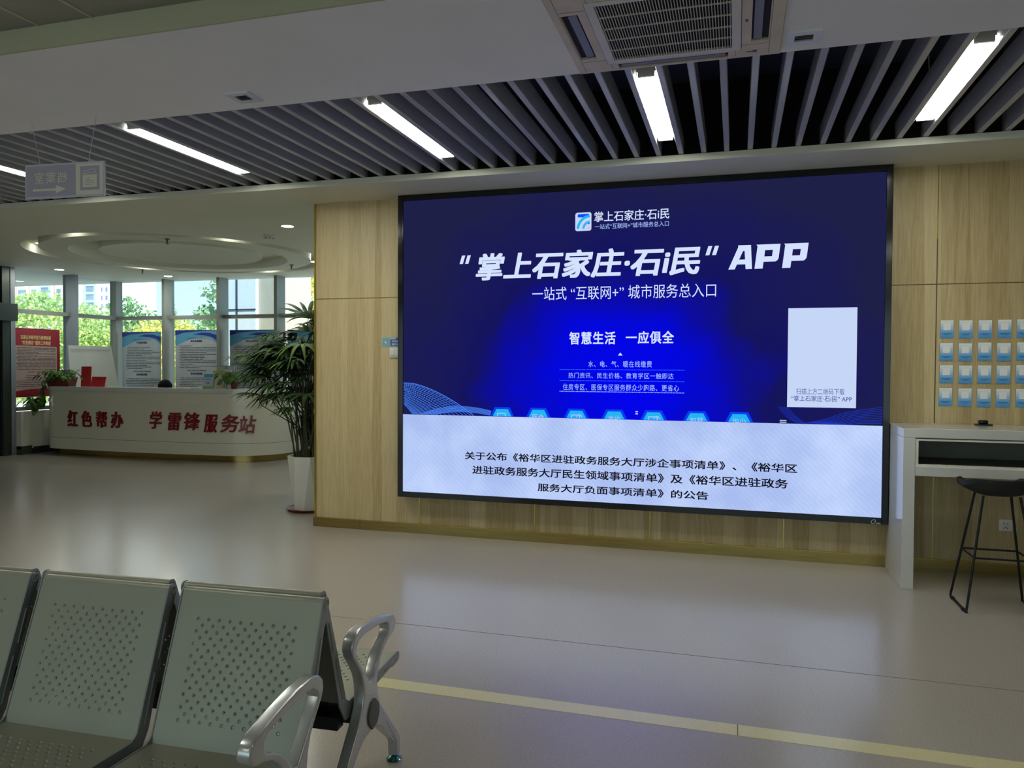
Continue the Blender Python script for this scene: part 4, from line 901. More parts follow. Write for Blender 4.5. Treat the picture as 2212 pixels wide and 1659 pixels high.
# things on the desk
DT = 1.128
def pothos(name, label, x, y, z, planter, n_, spread, trail, seed, leafs=0.06, group=None):
    t_ = thing(name, label, 'plant', (x, y, z), 0, group); rd = random.Random(seed)
    if planter == 'trough':
        q_ = B(); w0, w1, d0, d1, h_ = 0.22, 0.25, 0.075, 0.095, 0.15
        v = [(x+sx*w, y+sy*d, zz) for zz, w, d in ((z, w0, d0), (z+h_, w1, d1), (z+h_, w1-0.012, d1-0.012), (z+h_-0.03, w1-0.02, d1-0.02)) for sx, sy in ((-1, -1), (1, -1), (1, 1), (-1, 1))]
        f = [(3, 2, 1, 0)]
        for L_ in range(3):
            for k_ in range(4): a = L_*4+k_; c = L_*4+(k_+1) % 4; f.append((a, c, c+4, a+4))
        f.append((12, 13, 14, 15)); q_.add(v, f); q_.build('planter', M['terracotta'], t_, bevel=0.004); top = z+h_-0.02; rx_, ry_ = w1-0.03, d1-0.03
    else:
        r0, r1, h_ = planter; q_ = B(); q_.lathe([(r0, 0), (r1, h_*0.8), (r1*1.06, h_*0.8), (r1*1.06, h_), (r1*0.95, h_), (r1*0.9, h_-0.02)], (x, y, z), 20); q_.build('pot', M['terracotta'], t_); top = z+h_-0.01; rx_ = ry_ = r1*0.7
    q_ = B(); st = B()
    def leaf(p, d, s_):
        d = Vector(d).normalized(); side = d.cross(Vector((0, 0, 1)));
        if side.length < 1e-3: side = Vector((1, 0, 0))
        side.normalize(); nn = side.cross(d)
        pts = [p, p+d*s_*0.25+side*s_*0.42-nn*0.06*s_, p+d*s_*0.65+side*s_*0.36-nn*0.12*s_, p+d*s_*1.15-nn*0.3*s_, p+d*s_*0.65-side*s_*0.36-nn*0.12*s_, p+d*s_*0.25-side*s_*0.42-nn*0.06*s_, p+d*s_*0.5+nn*0.05*s_]
        q_.add(pts, [(0, 1, 6), (1, 2, 6), (2, 3, 6), (3, 4, 6), (4, 5, 6), (5, 0, 6)], False)
    for k_ in range(n_):
        a = rd.uniform(0, 2*math.pi); px_ = x+rd.uniform(-rx_, rx_); py_ = y+rd.uniform(-ry_, ry_)*0.9; ln_ = spread*rd.uniform(0.4, 1.0)
        tip = Vector((px_+math.cos(a)*ln_, py_+math.sin(a)*ln_*0.8, top+rd.uniform(0.02, 0.16)))
        st.tube([(px_, py_, top-0.01), ((px_+tip.x)/2, (py_+tip.y)/2, top+0.10+0.04*rd.random()), tip], 0.0025, 5); leaf(tip, (math.cos(a), math.sin(a), -0.5-0.7*rd.random()), leafs*rd.uniform(0.7, 1.35))
    for (dx, dy, ln_) in trail:
        P = []; cx0 = x+(rx_+0.02)*(1 if dx > 0 else -1)*min(1, abs(dx)*3); cy0 = y+dy
        for k_ in range(9):
            u_ = k_/8; P.append((cx0+dx*min(1, u_*2.2), cy0+dy*u_, top+0.05*math.sin(u_*3.1)-ln_*max(0, u_-0.15)))
        st.tube(P, 0.003, 5)
        for k_ in range(1, 9): leaf(Vector(P[k_]), (rd.uniform(-1, 1), rd.uniform(-1, 0.2), -0.8), leafs*rd.uniform(0.7, 1.1))
    q_.build('leaves', M['leafpothos'], t_); st.build('stems', M['cane'], t_)
    q_ = B(); q_.lathe([(min(rx_, ry_)*1.2, 0), (min(rx_, ry_), 0.004)], (x, y, top-0.008), 12)
    if planter == 'trough': q_ = B(); q_.box(x-rx_-0.005, x+rx_+0.005, y-ry_-0.005, y+ry_+0.005, top-0.012, top-0.004)
    q_.build('soil', M['soil'], t_); return t_
pothos('pothos_plant', 'trailing pothos in a red-brown trough on the left of the desk', -10.86, 10.12, DT, 'trough', 95, 0.22, [(-0.12, -0.10, 0.42), (-0.16, -0.06, 0.36), (-0.08, -0.14, 0.30), (-0.2, -0.02, 0.25)], 3, 0.085, 'potted pothos plants')
pothos('pothos_plant', 'pothos in a small reddish pot on the window ledge', XL+0.09, 10.02, 0.70, (0.05, 0.065, 0.12), 40, 0.20, [(0.1, -0.05, 0.12)], 5, 0.085, 'potted pothos plants')
pothos('pothos_plant', 'pothos in a terracotta pot on the right end of the desk', -7.40, 10.02, DT, (0.045, 0.06, 0.13), 34, 0.26, [], 8, 0.10, 'potted pothos plants')
def stand_card(name, label, cat, x0, x1, y, z0, z1, m, lean=0.03, thick=0.012, deco=None):
    t_ = thing(name, label, cat, ((x0+x1)/2, y, z0)); q_ = B()
    P = [(x0, y, z0), (x1, y, z0), (x1, y+lean, z1), (x0, y+lean, z1)]
    q_.add(P+[(a, c+thick, d) for a, c, d in P], [(0, 1, 2, 3), (5, 4, 7, 6), (0, 4, 5, 1), (1, 5, 6, 2), (2, 6, 7, 3), (3, 7, 4, 0)]); q_.build('sheet', m, t_)
    q_ = B(); q_.box(x0, x1, y+thick, y+thick+0.06, z0, z0+0.006); q_.build('foot', m, t_)
    if deco: deco(t_, Fr((x0, y-0.0005, z0), (1, 0, 0), (0, lean, z1-z0)), x1-x0, math.hypot(lean, z1-z0))
    return t_
MR = mat('red_booklet_cover', 'a52226', 0.45, var=0.05)
stand_card('booklet', 'tall red booklet standing beside the trailing pothos', 'booklet', -10.44, -10.24, 10.10, DT, DT+0.33, MR, 0.02)
def cap_lines(t_, fr, w_, h_):
    q_ = B()
    for z in (0.80, 0.66): rect(q_, fr, w_*0.22, w_*0.78, h_*z, h_*z+0.012, 0.001)
    q_.build('print', mat('dark_red_print', '7a1418', 0.5, var=0.05), t_)
stand_card('table_sign', 'low red table sign next to the tall red booklet', 'sign', -10.20, -9.92, 10.06, DT, DT+0.165, MR, 0.04, deco=cap_lines)
def leaflet_deco(t_, fr, w_, h_):
    q_ = B(); rect(q_, fr, 0, w_, h_*0.78, h_, 0.001); q_.build('header_band', mat('leaflet_blue', '5a9ac8', 0.5, var=0.05), t_)
    q_ = B(); rect(q_, fr, 0, w_, 0, h_*0.16, 0.001); q_.build('green_band', mat('leaflet_green', '7e9a58', 0.5, var=0.05), t_)
    q_ = B(); rect(q_, fr, w_*0.15, w_*0.8, h_*0.58, h_*0.66, 0.001); rect(q_, fr, w_*0.3, w_*0.7, h_*0.3, h_*0.46, 0.001); q_.build('print', mat('leaflet_print', '8f8aa8', 0.5, var=0.05), t_)
stand_card('leaflet', 'pale blue leaflet standing on the right of the desk', 'leaflet', -7.965, -7.79, 10.00, DT, DT+0.225, mat('leaflet_pale_blue', 'a9bccb', 0.5, var=0.04), 0.04, deco=leaflet_deco)
def cream_deco(t_, fr, w_, h_):
    q_ = B(); poly(q_, fr, [(w_*0.25, h_*0.25), (w_*0.7, h_*0.25), (w_*0.8, h_*0.4), (w_*0.55, h_*0.75), (w_*0.3, h_*0.42)], 0.001); q_.build('print', mat('olive_print', '6b6a4c', 0.5, var=0.1), t_)
stand_card('leaflet', 'cream leaflet standing beside the pale blue leaflet', 'leaflet', -7.755, -7.60, 10.00, DT, DT+0.215, mat('leaflet_cream', 'bfba98', 0.5, var=0.04), 0.04, deco=cream_deco)
t = thing('leaflet_rack', 'clear leaflet rack with green and white leaflets behind the cream leaflet', 'rack', (-7.7, 10.16, DT))
q = B(); q.box(-7.86, -7.52, 10.10, 10.24, DT, DT+0.012); q.box(-7.86, -7.52, 10.225, 10.235, DT+0.012, DT+0.36); q.build('stand', mat('clear_acrylic_grey', '9aa7a4', 0.15, var=0.03), t)
for (xa, xb, ya, za, m_) in ((-7.86, -7.73, 10.12, 0.28, mat('leaflet_lime', 'a9b87c', 0.5, var=0.05)), (-7.80, -7.68, 10.16, 0.34, mat('leaflet_pale_green', 'b2bc92', 0.5, var=0.05)), (-7.66, -7.54, 10.14, 0.30, M['paper']), (-7.64, -7.52, 10.19, 0.36, mat('leaflet_pale_grey', 'b4bdc4', 0.5, var=0.05))):
    q = B(); q.box(xa, xb, ya, ya+0.006, DT+0.012, DT+za); q.build('leaflet', m_, t)
t = thing('paper_stack', 'flat stack of white papers left of the leaflets on the desk', 'papers', (-8.06, 10.0, DT))
q = B(); q.box(-8.15, -7.98, 9.95, 10.14, DT, DT+0.022); q.build('sheets', M['paper'], t)
q = B(); q.obox((-8.30, 10.03, DT+0.004), (1, 0.1, 0), (-0.1, 1, 0), (0, 0, 1), 0.2, 0.18, 0.008); q.build('loose_sheet', M['paper'], t)

# ------------------------------------------------------------------ posters on the glass
def lines(q_, fr, a0, a1, ztop, zbot, dz, rd, hh=0.0085, h=0.003):
    z = ztop
    while z > zbot:
        x = a0+(rd.random() < 0.5)*0.03; end = a0+(a1-a0)*(1 if rd.random() < 0.62 else rd.uniform(0.3, 0.85))
        while x < end-0.01:
            l_ = min(end-x, rd.uniform(0.05, 0.3)); rect(q_, fr, x, x+l_, z-hh, z, h); x += l_+rd.uniform(0.008, 0.02)
        z -= dz
def blue_poster(label, x0, x1, z0, z1, head1, head2, seed):
    y = YB-0.02; t_ = thing('notice_poster', label, 'poster', ((x0+x1)/2, y, z0), 0, 'blue-headed posters on the windows'); rd = random.Random(seed)
    w_, h_ = x1-x0, z1-z0; fr = Fr((x0, y, z0)); B().box(x0, x1, y, y+0.006, z0, z1).build('board', M['posterpaper'], t_)
    q_ = B(); poly(q_, fr, [(0, h_), (0, h_-0.30)]+[(w_*k_/16, h_-0.30+0.17*math.sin(min(1, k_/11)*math.pi/2)-(0.12*((k_-11)/5)**2 if k_ > 11 else 0)) for k_ in range(1, 17)]+[(w_, h_)], 0.001); q_.build('sky_header', M['postersky'], t_)
    q_ = B(); poly(q_, fr, [(0, h_), (0, h_-0.10), (w_*0.2, h_-0.05), (w_*0.5, h_-0.03), (w_, h_-0.008), (w_, h_)], 0.0016)
    poly(q_, fr, [(w_*0.42, h_-0.085), (w_*0.62, h_-0.05), (w_*0.82, h_-0.055), (w_, h_-0.10), (w_, h_-0.20), (w_*0.88, h_-0.135), (w_*0.7, h_-0.10)], 0.0018); q_.build('navy_swoosh', M['posterblue'], t_)
    q_ = B(); put_text(q_, fr, '石家庄市裕华区行政审批局', w_*0.28, w_*0.74, h_-0.165, h_-0.138, 0.003); put_text(q_, fr, head1, w_*0.37, w_*0.65, h_-0.225, h_-0.183, 0.003, bold=0.02)
    put_text(q_, fr, '石家庄市裕华区行政审批局', w_*0.28, w_*0.74, h_-0.765, h_-0.735, 0.003, bold=0.01); put_text(q_, fr, head2, w_*0.37, w_*0.65, h_-0.83, h_-0.787, 0.003, bold=0.03); q_.build('heading', M['inkblue'], t_)
    q_ = B(); lines(q_, fr, 0.09, w_-0.02, h_-0.29, h_-0.70, 0.031, rd); lines(q_, fr, 0.09, w_-0.02, h_-0.885, 0.15, 0.031, rd); q_.build('text_lines', M['ink'], t_)
blue_poster('blue-headed notice poster left of the seated person', -11.265, -10.375, 0.75, 2.115, '引导服务制度', '绿色通道制度', 1)
blue_poster('blue-headed notice poster right of the seated person', -10.05, -9.13, 0.75, 2.14, '服务承诺制度', '首问负责制度', 2)
blue_poster('blue-headed notice poster behind the leaflet rack and palm', -8.86, -7.93, 0.75, 2.132, '限时办结制度', '责任追究制度', 3)
blue_poster('blue-headed notice poster almost hidden behind the palm', -7.66, -6.73, 0.75, 2.13, '投诉举报制度', '公开公示制度', 4)
# red poster on the left facade
t = thing('red_poster', 'large red and pink poster with yellow headings on the left window', 'poster', (XL+0.02, 10.1, 0.92))
fr = Fr((XL+0.026, 9.70, 0.94), (0, 1, 0)); pw, ph = 0.885, 1.155; rd = random.Random(11)
q = B(); q.box(XL+0.018, XL+0.026, 9.70, 9.70+pw, 0.94, 0.94+ph); q.build('board', M['posterred'], t)
q = B(); poly(q, fr, [(0.008, 0.10), (0.30, 0.135), (0.55, 0.14), (0.825, 0.13)]+[(0.825, ph-0.315), (0.81, ph-0.30), (0.008, ph-0.29)], 0.001); q.build('pink_sheet', M['posterpink'], t)
q = B(); put_text(q, fr, '石家庄市裕华区行政审批局', 0.12, 0.70, ph-0.185, ph-0.115, 0.002, bold=0.02); put_text(q, fr, '“红色帮办” 服务工作制度', 0.14, 0.70, ph-0.275, ph-0.205, 0.002, bold=0.02); q.build('heading', M['yellowink'], t)
q = B(); lines(q, fr, 0.025, 0.80, ph-0.325, ph-0.70, 0.024, rd, 0.009, 0.002); lines(q, fr, 0.2, 0.6, ph-0.79, ph-0.86, 0.03, rd, 0.01, 0.002); lines(q, fr, 0.03, 0.55, ph-0.88, 0.16, 0.03, rd, 0.009, 0.002); q.build('text_lines', M['ink'], t)
q = B(); put_text(q, fr, '“红色帮办” 服务工作流程', 0.24, 0.63, ph-0.755, ph-0.715, 0.002, bold=0.01); q.build('subheading', M['inkred'], t)
# white leaning board
t = thing('leaning_board', 'plain white slope-sided board leaning behind the desk', 'board', (-11.16, 11.2, 0))
q = B(); P = [(-11.12, 10.62, 0), (-11.12, 11.72, 0), (-11.20, 11.54, 1.825), (-11.20, 10.62, 1.815)]
P = [(-11.10, 10.60, 0.0), (-11.10, 11.86, 0.0), (-11.22, 11.55, 1.83), (-11.22, 10.60, 1.825)]
q.add(P+[(x-0.02, y, z) for x, y, z in P], [(0, 1, 2, 3), (5, 4, 7, 6), (0, 4, 5, 1), (1, 5, 6, 2), (2, 6, 7, 3), (3, 7, 4, 0)]); q.build('sheet', mat('off_white_board', 'bcbfb9', 0.6, var=0.04, scale=3), t)
q = B(); q.obox((-11.202, 11.07, 1.76), (0, 1, 0), (1, 0, 0), (0, 0, 1), 0.86, 0.006, 0.006); q.build('clip_rail', mat('grey_rail', '9a9c98', 0.5, var=0.03), t)

# ------------------------------------------------------------------ seated person behind the desk
def person():
    x, y = -9.19, 10.62
    t_ = thing('person', 'person with black hair seated behind the reception desk', 'person', (x, y, 0))
    J = [((x, y+0.06, 0.50), 0.15), ((x, y+0.05, 0.62), 0.135), ((x, y+0.02, 0.78), 0.15), ((x, y, 0.90), 0.13), ((x, y-0.01, 0.965), 0.055), ((x, y-0.02, 1.03), 0.058), ((x, y-0.03, 1.10), 0.082), ((x, y-0.02, 1.175), 0.075)]
    E_ = [(0, 1), (1, 2), (2, 3), (3, 4), (4, 5), (5, 6), (6, 7)]
    def chain(a, pts):
        for p, r_ in pts: J.append((p, r_)); E_.append((a, len(J)-1)); a = len(J)-1
    for s_ in (-1, 1):
        chain(3, [((x+s_*0.17, y+0.01, 0.88), 0.06), ((x+s_*0.23, y-0.02, 0.70), 0.045), ((x+s_*0.17, y-0.22, 0.70), 0.036), ((x+s_*0.12, y-0.27, 0.72), 0.025)])
        chain(0, [((x+s_*0.10, y, 0.47), 0.09), ((x+s_*0.12, y-0.22, 0.47), 0.065), ((x+s_*0.12, y-0.20, 0.25), 0.05), ((x+s_*0.12, y-0.18, 0.05), 0.04), ((x+s_*0.12, y-0.26, 0.03), 0.03)])
    me = bpy.data.meshes.new('body'); me.from_pydata([tuple(Vector(p)-Vector((x, y, 0))) for p, _ in J], E_, []); o = bpy.data.objects.new('body', me); COL.objects.link(o); o.parent = t_; WM[o.name] = WM[t_.name]
    sk = o.modifiers.new('skin', 'SKIN')
    for v_, (p, r_) in zip(me.skin_vertices[0].data, J): v_.radius = (r_, r_)
    me.skin_vertices[0].data[0].use_root = True
    o.modifiers.new('sub', 'SUBSURF').levels = 2; o.modifiers['sub'].render_levels = 2; me.materials.append(M['skin'])
    # face details on the head, hair, clothes
    q_ = B()
    bm = bmesh.new(); bmesh.ops.create_uvsphere(bm, u_segments=28, v_segments=18, radius=1)
    for v_ in bm.verts:
        c = v_.co; c.x *= 0.108; c.y *= 0.118; c.z *= 0.118
        c.x *= 1+0.05*math.sin(9*c.z*8); c += Vector((x, y-0.015, 1.130))
    cut = [f for f in bm.faces if f.calc_center_median().z < 1.06 or (f.calc_center_median().y < y-0.07 and f.calc_center_median().z < 1.10)]
    bmesh.ops.delete(bm, geom=cut, context='FACES'); q_.bm(bm); q_.build('hair', M['hair'], t_)
    q_ = B()
    for s_ in (-1, 1): q_.bev(x+s_*0.034-0.012, x+s_*0.034+0.012, y-0.116, y-0.10, 1.085, 1.097, 0.004)
    q_.build('eye', M['ink'], t_)
    q_ = B(); q_.lathe([(0.016, -0.02), (0.012, 0.0), (0.004, 0.03)], (x, y-0.112, 1.065), 10); q_.build('nose', M['skin'], t_)
    q_ = B(); q_.bev(x-0.022, x+0.022, y-0.112, y-0.10, 1.035, 1.043, 0.003); q_.build('mouth', M['inkred'], t_)
    q_ = B()
    for s_ in (-1, 1): q_.bev(x+s_*0.098-0.012, x+s_*0.098+0.012, y-0.04, y-0.005, 1.06, 1.115, 0.006)
    q_.build('ear', M['skin'], t_)
    q_ = B(); q_.tube([(x, y+0.06, 0.46), (x, y+0.05, 0.62), (x, y+0.02, 0.80), (x, y, 0.90), (x, y-0.005, 0.955)], [0.19, 0.18, 0.20, 0.17, 0.075], 20)
    for s_ in (-1, 1): q_.tube([(x+s_*0.12, y+0.01, 0.885), (x+s_*0.20, y, 0.86), (x+s_*0.24, y-0.02, 0.70), (x+s_*0.185, y-0.19, 0.70)], [0.075, 0.07, 0.058, 0.046], 14)
    q_.build('jacket', M['cloth'], t_)
    q_ = B()
    for s_ in (-1, 1): q_.tube([(x+s_*0.08, y+0.05, 0.48), (x+s_*0.12, y-0.22, 0.48), (x+s_*0.12, y-0.20, 0.25), (x+s_*0.12, y-0.18, 0.07)], [0.105, 0.085, 0.065, 0.06], 14)
    q_.build('trousers', M['cloth'], t_)
    q_ = B()
    for s_ in (-1, 1): q_.bev(x+s_*0.12-0.045, x+s_*0.12+0.045, y-0.32, y-0.10, 0.0, 0.075, 0.02)
    q_.build('shoe', M['blackmat'], t_)
    return t_
person()

# ------------------------------------------------------------------ tall potted palm
PX, PY = -4.235, 6.97
pl = thing('potted_palm', 'tall lady palm in a white faceted pot beside the oak wall', 'plant', (PX, PY, 0))
q = B(); q.lathe([(0.215, 0.018), (0.245, 0.045), (0.238, 0.047), (0.20, 0.026)], (PX, PY, -0.018), 36); q.build('saucer', M['redbrown'], pl)
def faceted_pot():
    b_ = B(); n_ = 8; r0, r1, z0, z1 = 0.165, 0.222, 0.012, 0.565
    bot = [(PX+r0*math.cos(R(k_*45+10)), PY+r0*math.sin(R(k_*45+10)), z0) for k_ in range(n_)]
    top = [(PX+r1*math.cos(R(k_*45+32.5)), PY+r1*math.sin(R(k_*45+32.5)), z1-0.02) for k_ in range(n_)]
    f = [tuple(range(n_))[::-1]]
    for k_ in range(n_): f += [(k_, (k_+1) % n_, n_+k_), ((k_+1) % n_, n_+(k_+1) % n_, n_+k_)]
    rim = [(PX+r_*math.cos(R(k_*45+32.5)), PY+r_*math.sin(R(k_*45+32.5)), z) for r_, z in ((r1+0.002, z1), (r1-0.02, z1), (r1-0.03, z1-0.05)) for k_ in range(n_)]
    b_.add(bot+top+rim, f+[(n_+L_*n_+k_, n_+L_*n_+(k_+1) % n_, 2*n_+L_*n_+(k_+1) % n_, 2*n_+L_*n_+k_) for L_ in range(3) for k_ in range(n_)]); return b_
faceted_pot().build('pot', M['pot'], pl)
q = B(); q.lathe([(0.19, 0), (0.18, 0.01)], (PX, PY, 0.505), 24); q.build('soil', M['soil'], pl)
rd = random.Random(21); canes = B(); fans = []
def ok(p): return p.y > WALL+0.16 or p.x < -3.83
def fan(c, d, size, droop, nseg, rd):
    """palmate leaf: blades radiating around direction d"""
    d = Vector(d).normalized(); side = d.cross(Vector((0, 0, 1))).normalized(); upv = side.cross(d); b_ = B()
    for k_ in range(nseg):
        a = R(-78+156*k_/(nseg-1))+rd.uniform(-0.06, 0.06); dirn = (d*math.cos(a)+side*math.sin(a)).normalized(); ln_ = size*(0.72+0.28*math.cos(a))*rd.uniform(0.88, 1.08)
        wd = size*0.062*rd.uniform(0.85, 1.2); sd_ = dirn.cross(upv).normalized(); P = []
        for j in range(6):
            u_ = j/5; p = c+dirn*ln_*u_+upv*(0.10*ln_*math.sin(u_*2.2))+Vector((0, 0, -droop*ln_*u_**2.2)); P.append(p)
        wds = [0.25, 0.85, 1.0, 0.9, 0.6, 0.08]
        v = []
        for p, w_ in zip(P, wds): v += [p-sd_*wd*w_, p+upv*wd*0.22*w_, p+sd_*wd*w_]
        f = []
        for j in range(5): f += [(j*3, j*3+1, j*3+4, j*3+3), (j*3+1, j*3+2, j*3+5, j*3+4)]
        b_.add(v, f, True)
    return b_
specs = []
# targets of fan centres: measured silhouette spread (x, z) with random depth
targ = [(-4.22, 1.88), (-4.02, 1.90), (-4.42, 1.66), (-4.62, 1.62), (-4.60, 1.45), (-4.75, 1.38), (-4.82, 1.36), (-4.66, 1.27), (-4.50, 1.52), (-4.35, 1.56), (-4.20, 1.62), (-4.05, 1.62), (-4.28, 1.42), (-4.42, 1.36), (-4.12, 1.40), (-3.98, 1.45), (-4.0, 1.24), (-4.18, 1.22), (-4.36, 1.22), (-4.54, 1.12), (-4.65, 1.10), (-4.08, 1.05), (-4.28, 1.02), (-3.95, 1.02), (-4.46, 0.92), (-4.12, 0.88), (-3.96, 1.75), (-4.30, 1.76), (-4.10, 1.52), (-4.45, 1.48), (-4.22, 1.32), (-4.0, 1.35), (-4.62, 1.52), (-4.34, 1.12), (-3.93, 1.15), (-4.52, 1.30), (-4.15, 1.12), (-4.4, 1.74), (-4.14, 1.74), (-4.0, 0.9), (-4.56, 1.58), (-4.7, 1.5), (-4.3, 0.85)]
nf = 0
for i, (tx_, tz_) in enumerate(targ):
    for rep in range(4 if tz_ > 1.05 else 2):
        tx = tx_+(rep > 0)*rd.uniform(-0.13, 0.13); tz = tz_+(rep > 0)*rd.uniform(-0.12, 0.12)
        ty_ = PY+rd.uniform(-0.22, 0.45); c = Vector((tx, ty_, tz+0.09))
        if not ok(c): c.y = WALL+0.4
        bx = PX+rd.uniform(-0.13, 0.13); by = PY+rd.uniform(-0.13, 0.13)
        dx, dy = c.x-PX, c.y-PY; hor = Vector((dx, dy, 0)); L_ = hor.length
        hor = hor.normalized() if L_ > 0.03 else Vector((rd.uniform(-1, 1), rd.uniform(-1, 1), 0)).normalized()
        if c.x > -4.15 and hor.y < 0: hor.y = abs(hor.y); hor.x -= 0.6; hor.normalize()
        if rep < 2: canes.tube([(bx, by, 0.50), (bx+(c.x-bx)*0.25, by+(c.y-by)*0.25, 0.5+(tz-0.5)*0.55), (c.x-hor.x*0.06, c.y-hor.y*0.06, tz-0.02), c], [0.0085, 0.007, 0.004, 0.003], 6)
        up_ = 0.9 if tz > 1.75 else rd.uniform(-0.25, 0.45)
        sz = rd.uniform(0.28, 0.40) if tz > 1.1 else rd.uniform(0.20, 0.30)
        fb = fan(c, (hor.x, hor.y, up_), sz, rd.uniform(0.15, 0.5), rd.choice((7, 8, 9, 10)), rd)
        lim = []
        for p in fb.v:
            p = Vector(p)
            if p.y < WALL+0.135 and p.x > -3.79: p.y = WALL+0.136+0.01*rd.random()
            lim.append(tuple(p))
        fb.v = lim; fans.append(fb)
canes.build('canes', M['cane'], pl)
M['leafpalm2'] = mat('fresh_palm_leaf', '587a34', 0.6, spec=0.2, var=0.3, scale=9)
rest = B()
for i, fb in enumerate(fans):
    if i % 9 == 4 or i % 5 < 3 and i < 150: fb.build('frond', M['leafpalm2'] if i % 9 == 4 else M['leafdark'], pl)
    else: rest.add(fb.v, fb.f, True)
ro = rest.build('frond_mass', M['leafdark'], pl); ro['kind'] = 'stuff'

# ------------------------------------------------------------------ tandem benches
OUT = [(-.394, .565), (-.388, .59), (-.372, .607), (-.349, .617), (-.316, .620), (-.247, .616), (-.174, .606), (-.098, .590), (-.062, .582), (-.038, .572), (-.023, .556), (-.020, .537), (-.030, .518), (-.050, .506), (-.080, .501), (-.123, .485), (-.154, .46), (-.175, .43), (-.188, .406), (-.192, .38), (-.185, .343), (-.162, .296), (-.121, .25), (-.06, .183), (.003, .115), (.028, .085), (.032, .02), (.002, .02), (-.002, .075), (-.02, .097), (-.09, .155), (-.16, .21), (-.2, .228), (-.25, .232), (-.3, .228), (-.34, .21), (-.41, .155), (-.48, .097), (-.498, .075), (-.502, .02), (-.532, .02), (-.528, .085), (-.503, .115), (-.44, .183), (-.38, .25), (-.338, .296), (-.31, .34), (-.3, .38), (-.305, .42), (-.32, .46), (-.35, .5), (-.383, .538)]
HOLE = [(-.25, .405), (-.288, .45), (-.32, .487), (-.351, .523), (-.364, .548), (-.359, .567), (-.338, .582), (-.293, .587), (-.223, .584), (-.159, .577), (-.103, .566), (-.087, .553), (-.084, .534), (-.098, .517), (-.129, .504), (-.159, .487), (-.184, .466), (-.203, .445), (-.222, .415)]
CAP = [(-.221, .338), (-.195, .315), (-.186, .294), (-.188, .272), (-.205, .246), (-.245, .238), (-.267, .262), (-.278, .289), (-.270, .313), (-.250, .335)]
def profile_solid(outer, hole, x0, x1, bevel):
    """outline with a hole extruded along x, edges rounded"""
    bm = bmesh.new()
    def loop(pts): 
        vs_ = [bm.verts.new((x0, a, z)) for a, z in pts]; return [bm.edges.new((vs_[i], vs_[(i+1) % len(vs_)])) for i in range(len(vs_))]
    es = loop(outer) + (loop(hole) if hole else [])
    bmesh.ops.triangle_fill(bm, edges=es, use_beauty=True, normal=(1, 0, 0))
    ex = bmesh.ops.extrude_face_region(bm, geom=bm.faces[:])
    for v_ in [g_ for g_ in ex['geom'] if isinstance(g_, bmesh.types.BMVert)]: v_.co.x = x1
    bmesh.ops.recalc_face_normals(bm, faces=bm.faces[:])
    rim = [e for e in bm.edges if len(e.link_faces) == 2 and abs(e.link_faces[0].normal.dot(e.link_faces[1].normal)) < 0.2]
    bmesh.ops.bevel(bm, geom=rim, offset=bevel, segments=3, affect='EDGES', profile=0.6, clamp_overlap=True)
    return bm
SW_, GAP = 0.487, 0.058; PITCH_ = SW_+GAP; LB = 3*SW_+2*GAP
VB, VT, SF = (-.335, .360), (-.485, .778), (.118, .372)
def panel_with_holes(p0, ux, uv, wid, length, nrow, ncol, m0, m1, out_, thick=0.0016):
    """perforated sheet: rows of raised dimples with through holes. p0 corner, ux across, uv along, normal out_"""
    b_ = B(); ux, uv, nn = Vector(ux).normalized(), Vector(uv).normalized(), Vector(out_).normalized(); p0 = Vector(p0)
    P = lambda a, c, h=0.0: p0+ux*a+uv*c+nn*h
    sx = 0.056; cw_ = (wid-2*sx)/ncol; rh = (length-m0-m1)/nrow; K = 12; rb, rt_, rhole, hh = 0.0066, 0.0036, 0.0023, -0.0024
    b_.quad(P(0, 0), P(wid, 0), P(wid, m0), P(0, m0)); b_.quad(P(0, length-m1), P(wid, length-m1), P(wid, length), P(0, length))
    for r_ in range(nrow):
        c0 = m0+r_*rh; c1 = c0+rh; odd = r_ % 2; n_ = ncol-odd; xs0 = sx+(cw_/2 if odd else 0)
        b_.quad(P(0, c0), P(xs0, c0), P(xs0, c1), P(0, c1)); b_.quad(P(xs0+n_*cw_, c0), P(wid, c0), P(wid, c1), P(xs0+n_*cw_, c1))
        for k_ in range(n_):
            a0_ = xs0+k_*cw_; ca, cc = a0_+cw_/2, (c0+c1)/2; v = []
            for j in range(K):
                an = 2*math.pi*j/K+math.pi/K*0; dx_, dz_ = math.cos(an), math.sin(an); t_ = min((cw_/2)/abs(dx_) if abs(dx_) > 1e-6 else 9, (rh/2)/abs(dz_) if abs(dz_) > 1e-6 else 9)
                v.append(P(ca+dx_*t_, cc+dz_*t_))
            for rr_, h_ in ((rb, 0), ((rb+rt_)/2, hh*0.62), (rt_, hh), (rhole, hh*0.85), (rhole*0.95, hh-thick)):
                for j in range(K): an = 2*math.pi*j/K; v.append(P(ca+math.cos(an)*rr_, cc+math.sin(an)*rr_, h_))
            fl = []; sm = []
            for j in range(K): fl.append((j, (j+1) % K, K+(j+1) % K, K+j))
            b_.add(v, fl)
            b_.add(v, [(L_*K+j, L_*K+(j+1) % K, (L_+1)*K+(j+1) % K, (L_+1)*K+j) for L_ in range(1, 5) for j in range(K)], True)
            for qx, qz in ((0, 0), (1, 0), (1, 1), (0, 1)):
                cx_, cz_ = a0_+qx*cw_, c0+qz*rh; o_ = [w for w in range(K)]
                near = sorted(o_, key=lambda j: (v[j]-P(cx_, cz_)).length)[:2]
                tri = [P(cx_, cz_), v[near[0]], v[near[1]]]
                if (tri[1]-tri[0]).cross(tri[2]-tri[0]).dot(nn) < 0: tri = [tri[0], tri[2], tri[1]]
                b_.quad(*tri)
    return b_
